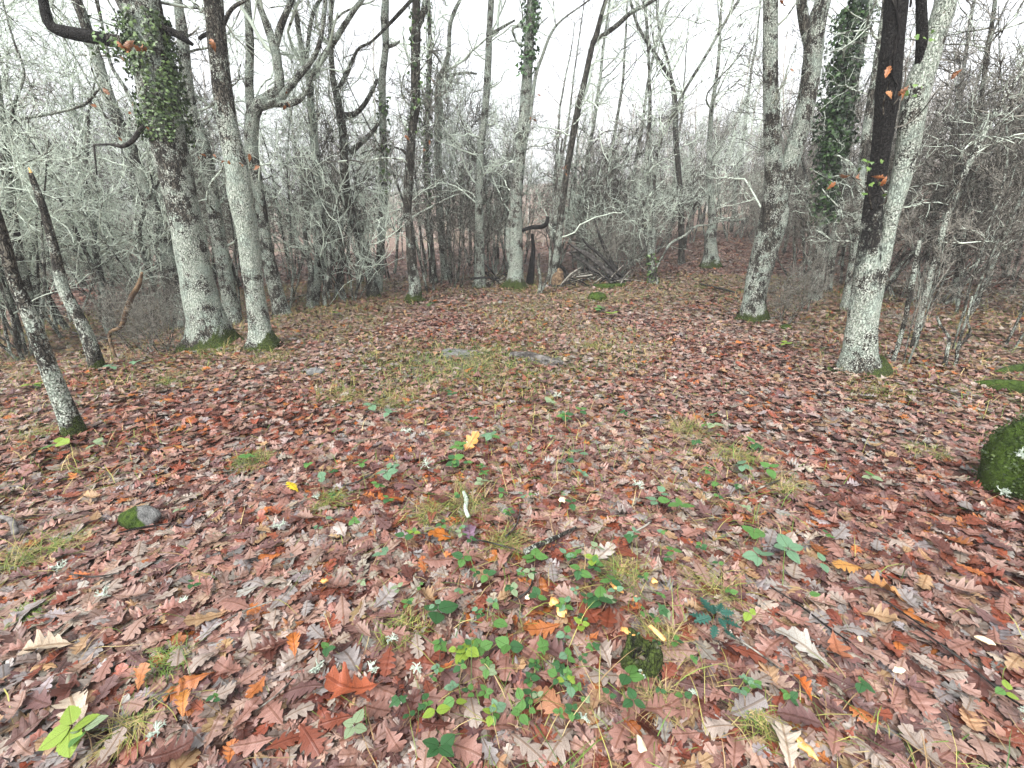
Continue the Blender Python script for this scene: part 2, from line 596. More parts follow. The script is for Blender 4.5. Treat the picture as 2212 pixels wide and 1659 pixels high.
PALETTE = np.array([
    (0.270, 0.138, 0.108),   # pinkish brown
    (0.320, 0.205, 0.165),   # pale pinkish brown
    (0.320, 0.262, 0.222),   # grey beige underside
    (0.265, 0.238, 0.228),   # cool grey
    (0.145, 0.074, 0.068),   # mauve brown
    (0.215, 0.058, 0.030),   # rust red
    (0.095, 0.030, 0.020),   # dark wet red
    (0.360, 0.120, 0.030),   # orange
    (0.335, 0.215, 0.115),   # tan
])
PNAMES = ['pinkish brown', 'pale pinkish', 'grey beige', 'silvery grey', 'mauve brown', 'rust red', 'dark wet red', 'orange', 'tan']
BASEW = np.array([0.25, 0.16, 0.13, 0.06, 0.13, 0.125, 0.085, 0.03, 0.045])


def leaf_colours(r, x, y):
    n = len(x)
    f = fbm(x * 0.9, y * 0.9, 21) - 0.5
    w = np.tile(BASEW, (n, 1))
    w[:, [5, 6, 7]] *= np.clip(1 + 2.4 * f, 0.25, 3)[:, None]
    w[:, [1, 2, 3, 8]] *= np.clip(1 - 2.2 * f, 0.3, 3)[:, None]
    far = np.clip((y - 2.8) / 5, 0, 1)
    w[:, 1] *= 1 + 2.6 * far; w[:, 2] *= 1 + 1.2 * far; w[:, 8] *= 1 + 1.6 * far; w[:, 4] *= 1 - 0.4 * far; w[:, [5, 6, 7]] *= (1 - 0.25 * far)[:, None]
    c = np.cumsum(w, 1); c /= c[:, -1:]
    k = (r.random(n)[:, None] > c).sum(1)
    col = PALETTE[k] * 0.72 * (0.55 + 0.9 * r.random((n, 1))) * r.uniform(0.94, 1.06, (n, 3))
    return col, k


# ------------------------------------------------------------------ ground
def axis(lo, hi, c, fine, growth):
    a = [c]; s = fine
    while a[-1] < hi:
        a.append(a[-1] + s); s *= growth if abs(a[-1] - c) > 9 else 1.0
    b = [c]; s = fine
    while b[-1] > lo:
        b.append(b[-1] - s); s *= growth if abs(b[-1] - c) > 9 else 1.0
    return np.array(sorted(set(a + b)))


gx = axis(-300, 300, 0, 0.16, 1.09); gy = axis(-60, 300, 7, 0.16, 1.09)
XX, YY = np.meshgrid(gx, gy)
ZZ = terrain(XX, YY)
nx, ny = len(gx), len(gy)
idx = np.arange(nx * ny).reshape(ny, nx)
Qg = np.stack([idx[:-1, :-1], idx[:-1, 1:], idx[1:, 1:], idx[1:, :-1]], -1).reshape(-1, 4)
gm, nt, b = mat_new('leaf_covered_soil')
v = coords(nt, rand=False)
vo = nt.nodes.new("ShaderNodeTexVoronoi"); vo.inputs['Scale'].default_value = 13.0; nt.links.new(v, vo.inputs['Vector'])
vsep = nt.nodes.new("ShaderNodeSeparateColor"); nt.links.new(vo.outputs['Color'], vsep.inputs[0])
rp = nt.nodes.new("ShaderNodeValToRGB")
nt.links.new(vsep.outputs[0], rp.inputs[0])
els = rp.color_ramp.elements
els[0].position = 0; els[0].color = (0.06, 0.032, 0.024, 1)
els[1].position = 1; els[1].color = (0.30, 0.25, 0.20, 1)
for ps, cc in ((0.2, (0.17, 0.085, 0.06, 1)), (0.45, (0.24, 0.155, 0.12, 1)), (0.7, (0.20, 0.15, 0.115, 1))):
    e = els.new(ps); e.color = cc
c = mixc(nt, step_n(nt, noise(nt, v, 0.35, 4), 0.5, 0.68), rp.outputs[0], (0.15, 0.125, 0.07))
c = mixc(nt, step_n(nt, noise(nt, v, 30, 4, 0.7), 0.45, 0.7), c, (0.045, 0.030, 0.022))
ga = nt.nodes.new("ShaderNodeAttribute"); ga.attribute_name = 'earth'
gs_ = nt.nodes.new("ShaderNodeSeparateColor"); nt.links.new(ga.outputs['Color'], gs_.inputs[0])
earth = mixc(nt, step_n(nt, noise(nt, v, 3.5, 5, 0.7), 0.42, 0.60), (0.125, 0.092, 0.070), (0.055, 0.068, 0.022))
earth = mixc(nt, step_n(nt, noise(nt, v, 45, 4, 0.7), 0.4, 0.7), earth, (0.19, 0.155, 0.12))
c = mixc(nt, step_n(nt, gs_.outputs[0], 0.12, 0.5), c, earth)
nt.links.new(c, b.inputs['Base Color']); b.inputs['Roughness'].default_value = 0.9
bump(nt, b, math_n(nt, 'ADD', vo.outputs['Distance'], noise(nt, v, 40, 4)), 0.8, 0.04)
eb = np.clip(np.exp(-(((XX + 0.5) / 1.15) ** 2 + ((YY - 5.2) / 0.75) ** 2)) * 1.1, 0, 1).reshape(-1, 1) * np.ones((1, 3))
tag(add('ground', mesh_np('ground', np.stack([XX, YY, ZZ], -1).reshape(-1, 3), Qg, None, {'earth': eb}), gm), kind='structure')

# ------------------------------------------------------------------ landmarks that labels refer to (pixels of the photograph)
LANDMARKS = [
    ('the mossy hollow stump', 1390, 1430), ('the spiny holly sprig', 1540, 1345), ('the half-mossed stone', 295, 1120),
    ('the big russet leaf', 760, 1515), ('the weathered grey log', 1150, 775), ('the far-left leaning trunk', 160, 930),
    ('the right-hand hollow oak', 1850, 810), ('the moss mound at the edge', 2180, 1020), ('the slim central oak', 895, 650),
    ('the small grey stone', 680, 803), ('the second left oak', 568, 750), ('the forked right oak', 1623, 695),
    ('the bright yellow leaf', 637, 1070), ('the purple fallen leaf', 1015, 1175), ('the ivy-clad big oak', 450, 735),
    ('the moss cushion', 1290, 640), ('the pale fallen stick', 1190, 1185), ('the long tan leaf', 110, 1420),
    ('the ochre fallen leaf', 1825, 1245), ('the tan leaf by the bottom right', 1905, 1298),
]
ORD = ['', 'second ', 'third ', 'fourth ', 'fifth ', 'sixth ', 'seventh ', 'eighth ', 'ninth ', 'tenth ', 'eleventh ', 'twelfth ', 'thirteenth ', 'fourteenth ', 'fifteenth ', 'sixteenth ', 'seventeenth ', 'eighteenth ', 'nineteenth ', 'twentieth ']


def place_labels(items, marks=None):
    """items: list of (object, phrase, px, py, cat, group). Labels: «phrase», relation to the nearest landmark, counted outward."""
    marks = marks or LANDMARKS
    buckets = {}
    for it in items:
        o, phrase, x, y, cat, group = it
        nm, lx, ly = min(marks, key=lambda m: (m[1] - x) ** 2 + (1.3 * (m[2] - y)) ** 2)
        dx, dy = x - lx, y - ly
        if abs(dx) > abs(dy): rel = 'right of' if dx > 0 else 'left of'
        else: rel = 'in front of' if dy > 0 else 'behind'
        buckets.setdefault((phrase, rel, nm), []).append((math.hypot(dx, dy), it))
    for (phrase, rel, nm), lst in buckets.items():
        lst.sort(key=lambda q: q[0])
        for k, (d, it) in enumerate(lst):
            pre = ORD[min(k, len(ORD) - 1)]
            ph = phrase if k == 0 else pre + phrase
            tag(it[0], f"{ph} {rel} {nm}", it[4], it[5])


# ------------------------------------------------------------------ leaf litter (uncountable) and the 300 nearest leaves (countable)
def wedge(r, r0, r1, half, dens):
    area = half * (r1 * r1 - r0 * r0)
    n = int(area * dens)
    rad = np.sqrt(r.uniform(r0 * r0, r1 * r1, n)); a = r.uniform(-half, half, n)
    x, y = rad * np.sin(a), rad * np.cos(a) - 0.6
    return x, y


def bare(x, y):
    """thinner litter round the half-buried slab and grey log"""
    return np.clip(np.exp(-(((x + 0.5) / 1.15) ** 2 + ((y - 5.2) / 0.75) ** 2)) * (0.5 + fbm(x * 2, y * 2, 91)), 0, 1)


def litter(r, x, y, shapes, z0, z1, tilt_s, smin, smax, V, Q, C, U, base):
    keep = r.random(len(x)) > 0.93 * bare(x, y)
    x, y = x[keep], y[keep]
    col, k = leaf_colours(r, x, y)
    pick = r.integers(0, len(shapes), len(x))
    for s in range(len(shapes)):
        m = pick == s
        n = int(m.sum())
        if not n: continue
        lay = r.random(n)
        pos = np.stack([x[m], y[m], terrain(x[m], y[m]) + z0 + (z1 - z0) * lay], 1)
        size = r.uniform(smin, smax, n)
        W, QQ, UV = place_leaves(shapes[s], pos, size, r.uniform(0, 6.283, n), np.abs(r.normal(0, tilt_s, n)), r.uniform(0, 6.283, n),
                                 r.normal(0.2, 0.6, n), r.normal(0.1, 0.38, n), r.normal(0, 0.38, n), np.where(r.random(n) < 0.5, 1.0, -1.0))
        V.append(W); Q.append(QQ + base[0]); base[0] += len(W); U.append(UV)
        C.append(np.repeat(col[m], len(shapes[s][0]), 0))


shN = [leaf_shape(100 + i, 20, [4, 5, 5, 6, 5][i % 5], 0.27 + 0.03 * (i % 4)) for i in range(8)]
shM = [leaf_shape(200 + i, 12, [4, 5, 5][i % 3], 0.29 + 0.03 * (i % 3)) for i in range(5)]
shF = [leaf_shape(300 + i, 6, [3, 4][i % 2], 0.33) for i in range(4)]
r1 = np.random.default_rng(11)
V, Q, C, U = [], [], [], []; base = [0]
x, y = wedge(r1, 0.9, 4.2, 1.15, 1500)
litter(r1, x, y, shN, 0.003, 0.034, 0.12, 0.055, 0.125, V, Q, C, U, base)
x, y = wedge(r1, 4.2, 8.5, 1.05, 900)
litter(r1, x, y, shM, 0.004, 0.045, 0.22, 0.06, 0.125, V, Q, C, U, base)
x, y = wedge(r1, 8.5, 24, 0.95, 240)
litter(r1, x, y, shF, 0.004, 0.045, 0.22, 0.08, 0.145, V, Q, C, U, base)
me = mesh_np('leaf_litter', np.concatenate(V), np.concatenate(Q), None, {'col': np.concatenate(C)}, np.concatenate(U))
tag(add('leaf_litter', me, M['leaf']), 'fallen oak leaves covering the whole clearing floor', 'leaf litter', kind='stuff')

# single leaves lying on top, nearest the camera
LEAF_MESH = {}


def leaf_mesh(shape_i, col_i, flip):
    key = (shape_i, col_i, flip)
    if key not in LEAF_MESH:
        r = np.random.default_rng(1000 + shape_i * 31 + (col_i if isinstance(col_i, int) else 0) * 7 + int(flip > 0))
        one = np.ones(1)
        W, QQ, UV = place_leaves(shN[shape_i], np.zeros((1, 3)), one, one * 0, one * 0, one * 0,
                                 one * r.normal(0.35, 0.6), one * r.normal(0.1, 0.45), one * r.normal(0, 0.5), one * flip)
        cc = (PALETTE[col_i] if isinstance(col_i, int) else np.array(col_i)) * 0.76
        LEAF_MESH[key] = mesh_np('fallen_leaf', W, QQ, None, {'col': np.tile(cc * r.uniform(0.92, 1.1), (len(W), 1))}, UV)
        LEAF_MESH[key].materials.append(M['leaf'])
    return LEAF_MESH[key]


def put_leaf(x, y, size, yaw, shape_i, col_i, flip=1.0, tilt=(0, 0), lift=0.052):
    o = bpy.data.objects.new('fallen_leaf', leaf_mesh(shape_i, col_i, flip))
    COL.objects.link(o)
    o.location = (x, y, float(terrain(x, y)) + lift)
    o.rotation_euler = (tilt[0], tilt[1], yaw)
    o.scale = (size,) * 3
    return o


# leaves one can pick out: px, py, size, yaw, shape, colour, label
SPECIAL = [
    (765, 1515, 0.185, 1.45, 1, (0.33, 0.085, 0.035), 'big russet fallen oak leaf, widest in the litter', (0.05, 0.1)),
    (640, 1415, 0.10, 0.5, 4, (0.42, 0.13, 0.02), 'vivid orange fallen leaf with pointed lobes left of the big russet leaf', (0.2, 0.1)),
    (112, 1422, 0.16, 1.75, 2, (0.42, 0.34, 0.25), 'long tan fallen oak leaf with deep rounded lobes', (0, 0)),
    (637, 1070, 0.10, 1.2, 3, (0.62, 0.47, 0.02), 'bright yellow fallen leaf', (0.5, 0.2)),
    (860, 1098, 0.15, 2.6, 5, (0.34, 0.09, 0.012), 'deep orange fallen oak leaf right of the yellow leaf', (0.25, 0.2)),
    (1015, 1172, 0.13, 0.2, 6, (0.17, 0.10, 0.15), 'purple fallen oak leaf', (0.1, 0)),
    (956, 1177, 0.14, 1.6, 7, (0.40, 0.13, 0.015), 'curled orange fallen leaf left of the purple leaf', (0.3, 0)),
    (1017, 975, 0.20, -0.6, 0, (0.55, 0.28, 0.07), 'upright yellow tan leaf standing in the grass', (0.9, 0.3)),
    (1800, 1430, 0.13, 2.8, 1, (0.34, 0.13, 0.065), 'russet fallen leaf with finger lobes left of the bottom right', (0.1, 0.1)),
    (1729, 1511, 0.085, 0.3, 4, (0.40, 0.10, 0.012), 'small vivid orange fallen leaf with sharp points', (0.3, 0.2)),
    (1905, 1298, 0.16, 0.9, 2, (0.42, 0.21, 0.075), 'tan orange fallen leaf folded along its midrib', (0.2, 0.2)),
    (1825, 1245, 0.14, 1.6, 3, (0.45, 0.23, 0.06), 'ochre fallen oak leaf', (0.15, 0)),
    (175, 1560, 0.15, 0.9, 6, (0.46, 0.38, 0.29), 'cream fallen oak leaf left of the bramble sprig', (0.1, 0)),
    (405, 1545, 0.09, 0.5, 4, (0.42, 0.17, 0.03), 'small orange fallen leaf by the bottom edge', (0.2, 0)),
    (740, 1165, 0.13, 0.6, 5, (0.45, 0.39, 0.36), 'silvery fallen oak leaf showing its pale back', (0.1, 0)),
    (1300, 1220, 0.16, -0.9, 0, (0.40, 0.36, 0.32), 'pale fallen oak leaf curling upward', (0.2, 0.1)),
    (1690, 1640, 0.13, -0.3, 2, (0.42, 0.36, 0.29), 'pale beige fallen leaf at the bottom edge', (0.1, 0.1)),
    (1725, 1420, 0.19, 0.7, 6, (0.40, 0.38, 0.34), 'long grey fallen oak leaf lying on a slant', (0.1, 0.1)),
    (1190, 1545, 0.15, 0.9, 3, (0.36, 0.17, 0.09), 'rust fallen leaf beside the white lichen sprig', (0.1, 0)),
    (315, 1490, 0.085, -0.1, 7, (0.38, 0.15, 0.05), 'curled tan orange fallen leaf standing on edge', (0.9, 0)),
]
for (a, bq, s, yw, sh, cc, lab, tl) in SPECIAL:
    g = G(a, bq)
    tag(put_leaf(g[0], g[1], s, yw, sh, tuple(cc), 1.0, tl, 0.065), lab, 'fallen leaf', 'fallen oak leaves in the foreground')

items = []
r2 = np.random.default_rng(5)
cnt = 0
used = [(s[0], s[1]) for s in SPECIAL]
while cnt < 270:
    a = r2.uniform(-40, 2252); bq = 1659 - abs(r2.normal(0, 260))
    if bq < 1080 or bq > 1650: continue
    md = 22 + (bq - 1000) * 0.05
    if any(abs(u[0] - a) < md and abs(u[1] - bq) < md for u in used): continue
    used.append((a, bq))
    g = G(a, bq)
    _, k = leaf_colours(r2, np.array([g[0]]), np.array([g[1]]))
    k = int(k[0])
    o = put_leaf(g[0], g[1], r2.uniform(0.085, 0.15), r2.uniform(0, 6.28), int(r2.integers(0, 8)), k,
                 1.0 if r2.random() < 0.6 else -1.0, (r2.normal(0, 0.12), r2.normal(0, 0.12)), 0.048)
    items.append((o, PNAMES[k] + ' fallen oak leaf', a, bq, 'fallen leaf', 'fallen oak leaves in the foreground'))
    cnt += 1
place_labels(items)
print('litter done')
# ------------------------------------------------------------------ trees: builders
def trunk_tube(pts, rad, seed, sides=26, step=0.06, flare=0.0, rough=0.09, mask=None, cap=False):
    p, r = resample(pts, rad, step)
    K = len(p)
    T = nrm(np.gradient(p, axis=0))
    N = np.zeros_like(p); n0 = np.cross(T[0], [0.3, 1, 0.1]); n0 /= np.linalg.norm(n0)
    for i in range(K):
        n0 = n0 - T[i] * np.dot(n0, T[i]); n0 /= np.linalg.norm(n0); N[i] = n0
    B = np.cross(T, N)
    a = np.arange(sides) * 2 * math.pi / sides
    s = np.concatenate([[0], np.cumsum(np.linalg.norm(np.diff(p, axis=0), axis=1))])
    A, SS = np.meshgrid(a, s)
    nz = fbm(np.cos(A) * 1.6 + seed * 3.1 + SS * 0.8, np.sin(A) * 1.6 + SS * 2.4, seed, 3) - 0.5
    fine = vnoise(A * 4.0 + np.where(A > math.pi, 0, 0), SS * 5 + seed, seed + 5) - 0.5
    lob = 0.5 + 0.5 * np.cos(A * 4 + seed)
    mult = 1 + rough * 2.4 * nz + rough * 0.55 * fine + flare * (0.35 + 0.65 * lob) * np.exp(-np.clip(SS - 0.15, 0, 9) / 0.16)
    RR = r[:, None] * mult
    V = p[:, None, :] + RR[:, :, None] * (np.cos(A)[:, :, None] * N[:, None, :] + np.sin(A)[:, :, None] * B[:, None, :])
    idx = np.arange(K * sides).reshape(K, sides)
    Q = np.stack([idx[:-1], np.roll(idx[:-1], -1, 1), np.roll(idx[1:], -1, 1), idx[1:]], -1).reshape(-1, 4)
    V = V.reshape(-1, 3)
    Tt = None
    if cap:
        V = np.concatenate([V, p[-1:] + T[-1:] * r[-1] * 0.3])
        c = len(V) - 1
        Tt = np.stack([idx[-1], np.roll(idx[-1], -1), np.full(sides, c)], 1)
    h = np.repeat(s, sides)
    if cap: h = np.append(h, s[-1])
    Mk = np.zeros((len(V), 3))
    if mask is not None:
        out = nrm(V - np.append(np.repeat(p, sides, 0), p[-1:], 0)[:len(V)])
        Mk = mask(h, out, V)
    return V, Q, Tt, Mk, p, r


def std_mask(lich=((0, 0.58), (9, 0.6)), moss=0.7, mh=0.25, side=0.0, char=None):
    lz, la = zip(*lich)

    def f(h, out, V):
        L = np.interp(h, lz, la)
        mo = moss * np.exp(-np.clip(h - 0.15, 0, 99) / mh) + side * np.clip(out[:, 0] * 0.8 + 0.1, 0, 1) * np.exp(-np.clip(h - 0.15, 0, 99) / (mh * 2.5))
        c = np.zeros_like(h)
        if char:
            cz, ca = zip(*char); c = np.interp(h, cz, ca)
        return np.stack([L, mo, c], 1)
    return f


def stem_world(pp, Y, dY=0.0, root=None):
    """photograph points + widths -> axis points and radii of a round stem standing at depth Y"""
    pts, rad = [], []
    for i, (a, bq, w) in enumerate(pp):
        yy = Y + dY * i
        q = P(a, bq, yy)
        zc = zcam(q)
        cosf = math.cos(math.atan((a - 1106) / FPX))
        pts.append(q); rad.append(0.5 * w * zc / FPX * cosf)
    return pts, rad


def extend(pts, rad, H, r, wig=0.10, rend=0.03):
    pts = list(pts); rad = list(rad)
    d = nrm(np.array(pts[-1]) - np.array(pts[-2]))
    d[2] = max(d[2], 0.5); d = nrm(d)
    z1 = pts[-1][2]; rr0 = rad[-1]
    while pts[-1][2] < H:
        d = nrm(d + r.normal(size=3) * wig + np.array([0, 0, 0.06]))
        pts.append(pts[-1] + d * 0.6)
        f = (pts[-1][2] - z1) / max(H - z1, 0.1)
        rad.append(max(rend, rr0 * (1 - 0.85 * f)))
    return pts, rad


CROWN = [
    dict(n=11, t=(0.42, 1.0), ang=(35, 75), len=(0.9, 2.4), K=9, rr=0.5, rmin=0.014, rmax=0.05, wig=0.26, trop=0.06, sides=5, rand=False),
    dict(n=5, t=(0.2, 1.0), ang=(35, 75), len=(0.4, 1.1), K=7, rr=0.6, rmin=0.007, wig=0.32, trop=0.05, sides=4),
    dict(n=4, t=(0.15, 1.0), ang=(30, 75), len=(0.15, 0.45), K=5, rr=0.6, rmin=0.0035, wig=0.4, trop=0.04, sides=3),
]
LOWTWIG = [
    dict(n=12, t=(0.12, 0.75), ang=(50, 95), len=(0.5, 1.8), K=9, rr=0.25, rmin=0.008, rmax=0.018, wig=0.28, trop=0.03, sides=4),
    dict(n=7, t=(0.15, 1.0), ang=(35, 75), len=(0.2, 0.7), K=6, rr=0.6, rmin=0.0045, wig=0.36, trop=0.03, sides=3),
    dict(n=4, t=(0.2, 1.0), ang=(30, 75), len=(0.08, 0.3), K=4, rr=0.6, rmin=0.003, wig=0.4, trop=0.02, sides=3),
]


def lvl(base, **over):
    """levels with the first level's n / t / len changed"""
    out = [dict(q) for q in base]
    out[0].update(over)
    return out


def add_twigs(g, r, stems, levels):
    for (p, rd) in stems:
        pp, rr = resample(p, rd, 0.2, n=24)
        for (Pt, R, sd) in grow(r, pp[None], rr[None], levels):
            v_, q_ = tube_batch(Pt, R, sd); g.add(v_, q_)


def ivy_shape():
    V = np.array([[0, 0, 0], [-0.42, 0.05, 0.03], [-0.5, 0.42, 0.0], [-0.2, 0.55, 0.05], [0, 1.0, 0], [0.2, 0.55, 0.05], [0.5, 0.42, 0], [0.42, 0.05, 0.03], [0, 0.45, 0.10]])
    T = np.array([[8, 0, 1], [8, 1, 2], [8, 2, 3], [8, 3, 4], [8, 4, 5], [8, 5, 6], [8, 6, 7], [8, 7, 0]])[:, ::-1]
    return V, T


IVV, IVT = ivy_shape()


def leaf_cards(g, r, pos, nor, size, colA, colB, tilt=0.5):
    """ivy leaves: many small real faces facing outward, tips hanging down"""
    n = len(pos)
    nor = nrm(nor + r.normal(size=(n, 3)) * tilt)
    dn = np.tile(np.array([0, 0, -1.0]), (n, 1)) + r.normal(size=(n, 3)) * 0.6
    tdir = nrm(dn - (dn * nor).sum(1, keepdims=True) * nor)
    sdir = np.cross(tdir, nor)
    sz = size * r.uniform(0.6, 1.25, n)
    W = pos[:, None, :] + sz[:, None, None] * (IVV[None, :, 0:1] * sdir[:, None, :] + IVV[None, :, 1:2] * tdir[:, None, :] + IVV[None, :, 2:3] * nor[:, None, :])
    k = len(IVV)
    T = (IVT[None] + (np.arange(n) * k)[:, None, None]).reshape(-1, 3)
    f = r.random((n, 1)) ** 1.6
    c = (np.array(colA) * (1 - f) + np.array(colB) * f) * r.uniform(0.75, 1.25, (n, 1))
    g.add(W.reshape(-1, 3), None, T, np.repeat(c, k, 0))


def ivy_on(r, p, rd, t0, t1, n, size, off=0.03, clump=0.0, colA=(0.018, 0.040, 0.012), colB=(0.11, 0.19, 0.05), facing=None, patch=0.0):
    g = Geo()
    pp, rr = resample(p, rd, 0.05)
    K = len(pp)
    t = r.uniform(t0, t1, n * 3)
    a = r.uniform(0, 2 * math.pi, n * 3)
    if patch:
        keep = vnoise(np.cos(a) * 2.2 + 5, t * K * 0.05 * 2.3 + np.sin(a) * 2.2, 77) > patch
        t, a = t[keep], a[keep]
    t, a = t[:n], a[:n]
    i = np.clip((t * (K - 1)).astype(int), 0, K - 2)
    T = nrm(pp[i + 1] - pp[i])
    N = nrm(np.cross(T, np.array([0.2, 1.0, 0.1]))); B = np.cross(T, N)
    out = np.cos(a)[:, None] * N + np.sin(a)[:, None] * B
    o = rr[i] * 1.03 + off * r.random(len(t)) * (1 + clump * vnoise(a * 0.8, t * K * 0.05 * 3.0, 31) * 3)
    leaf_cards(g, r, pp[i] + out * o[:, None], out + np.array([0, 0, 0.35]), size, colA, colB)
    return g


def withered(r, px, py, Y, n=3, size=0.085, spread=0.06):
    V, Q, C, U = [], [], [], []; b0 = 0
    c = P(px, py, Y)
    for k in range(n):
        W, QQ, UV = place_leaves(shM[k % 5], (c + r.normal(size=3) * spread * np.array([1, 0.6, 0.8]))[None], np.array([size * r.uniform(0.8, 1.2)]), r.uniform(0, 6.28, 1),
                                 r.uniform(0.7, 1.5, 1), r.uniform(0, 6.28, 1), r.normal(0.6, 0.8, 1), r.normal(0.4, 0.6, 1), r.normal(0, 0.5, 1), np.ones(1))
        V.append(W); Q.append(QQ + b0); b0 += len(W); U.append(UV)
        col = np.array([(0.27, 0.105, 0.035), (0.25, 0.12, 0.06), (0.32, 0.145, 0.05)][k % 3]) * r.uniform(0.85, 1.15)
        C.append(np.tile(col, (len(W), 1)))
    return np.concatenate(V), np.concatenate(Q), np.concatenate(C), np.concatenate(U), c


def add_withered(root, r, spots, Y, near=None, name='withered_leaves'):
    """brown leaves still hanging, with the twig they hang on"""
    o0 = np.array(root.location)
    for (px, py, n, sz) in spots:
        V, Q, C, U, c = withered(r, px, py, Y, n, sz)
        add(name, mesh_np(name, V - o0, Q, None, {'col': C}, U), M['leaf'], root)
        if near is not None:
            pp = np.asarray(near)
            j = int(np.argmin(np.linalg.norm(pp - (c + np.array([0, 0, -0.25])), axis=1)))
            a, bq = pp[j], c + np.array([0, 0, 0.03])
            mid = 0.5 * (a + bq) + r.normal(size=3) * 0.05
            p_, r_ = resample([a, mid, bq], [0.006, 0.005, 0.003], 0.1, n=8)
            v_, q_ = tube_batch(p_[None], r_[None], 5)
            g = Geo(); g.add(v_, q_)
            add('twig', g.mesh('twig', origin=o0), M['twig_brown'], root)


def key_tree(name, label, cat, stems, Y, seed, H=9.5, crown=True, low=None, group=None, flare=0.6, mask=None, mat='bark', twig='twig', sides=26, rough=0.09):
    """stems: list of (photograph points, options). The first starts in the ground."""
    r = np.random.default_rng(seed)
    a, bq, w = stems[0][0][0]
    base = GX(a, Y)
    root = empty(name, base, label, cat, group)
    g = Geo(); tw = Geo(); info = []
    for si, (pp, op) in enumerate(stems):
        pts, rad = stem_world(pp, op.get('Y', Y), op.get('dY', 0.0))
        if si == 0:
            pts = [base + np.array([0, 0, -0.15])] + [base + (pts[0] - base) * np.array([1, 1, 0]) + np.array([0, 0, 0.02])] + pts[1:]
            rad = [rad[0]] + rad
        if op.get('ext', si == 0 or True):
            pts, rad = extend(pts, rad, op.get('H', H), r, op.get('wig', 0.10))
        v_, q_, t_, mk, p, rd = trunk_tube(pts, rad, seed + si * 7, op.get('sides', sides if si == 0 else max(10, sides - 8)), 0.07, flare if si == 0 else 0, rough, op.get('mask', mask or std_mask()), cap=not op.get('ext', True))
        if si > 0: mk[:, 1] = 0
        g.add(v_, q_, t_, mk)
        info.append((p, rd))
        if crown and op.get('crown', True) and op.get('ext', True):
            add_twigs(tw, r, [(p, rd)], op.get('levels', CROWN))
        if low and op.get('low', si == 0):
            add_twigs(tw, r, [(p, rd)], low)
    add('trunk', g.mesh('trunk', origin=base), M[mat], root)
    if tw.V:
        add('crown', tw.mesh('crown', origin=base), M[twig], root)
    return root, info, r


# ------------------------------------------------------------------ the trees one can name, near to far
LICH_LOW = std_mask(((0, 0.35), (0.5, 0.68), (1.4, 0.68), (2.2, 0.55), (4, 0.50)), 0.75, 0.16, 0.7)
T, info, r = key_tree('oak_tree', 'thick left oak with ivy up its trunk and one black limb', 'tree', [
    ([(455, 737, 104), (446, 690, 90), (425, 598, 77), (408, 510, 76), (389, 420, 75), (366, 315, 84), (344, 210, 98), (325, 105, 92), (306, 0, 88), (290, -90, 80)], {'H': 10.5}),
    ([(330, 100, 40), (285, 96, 34), (225, 84, 32), (160, 73, 33), (112, 58, 30), (97, 18, 26), (90, -30, 24), (78, -120, 20)], {'mask': std_mask(((0, 0.12), (9, 0.1)), 0.0, 0.2, 0, ((0, 0.05), (0.35, 0.25), (0.6, 0.95), (4, 0.9))), 'H': 6.4, 'levels': lvl(CROWN, n=6)}),
    ([(345, 62, 26), (375, 70, 20), (398, 84, 16), (416, 96, 9)], {'ext': False, 'mask': std_mask(((0, 0.2), (9, 0.2)), 0, 0.2, 0, ((0, 0.5), (1, 0.9)))}),
], 5.9, 21, mask=LICH_LOW, low=lvl(LOWTWIG, n=5, t=(0.25, 0.6)))
p, rd = info[0]
o0 = np.array(T.location)
hh = (p[:, 2] - p[0, 2]); tot = np.arange(len(p)) / len(p)
ta = float(np.interp(P(389, 300, 5.9)[2], p[:, 2], tot)); tb = float(np.interp(P(325, 20, 5.9)[2], p[:, 2], tot))
gi = ivy_on(r, p, rd, ta, tb, 2600, 0.040, 0.04, 0.6, (0.022, 0.040, 0.014), (0.13, 0.20, 0.07), patch=0.30)
add('ivy', gi.mesh('ivy', 'col', False, o0), M['ivy'], T)
gi = ivy_on(r, info[1][0], info[1][1], 0.0, 0.16, 260, 0.042, 0.07, 0.8)
add('ivy', gi.mesh('ivy', 'col', False, o0), M['ivy'], T)
# dead crooked branch hanging from the trunk
for nm, pp in (('dead_branch', [(318, 266, 9), (300, 284, 12), (288, 302, 12), (265, 316, 11), (240, 312, 7), (203, 313, 6)]), ('dead_twig', [(203, 313, 6), (205, 335, 5), (207, 355, 4), (209, 378, 3)])):
    ps, rs = stem_world(pp, 5.7)
    v_, q_, t_, mk, _, _ = trunk_tube(ps, rs, 5, 9, 0.03, 0, 0.12, cap=True)
    g = Geo(); g.add(v_, q_, t_); add(nm, g.mesh(nm, origin=o0), M['twig_dark'], T)
add_withered(T, r, [(290, 100, 4, 0.10), (262, 98, 3, 0.09), (318, 100, 3, 0.09), (308, 275, 1, 0.06), (272, 235, 2, 0.06), (243, 213, 2, 0.07), (259, 303, 1, 0.05)], 5.5)

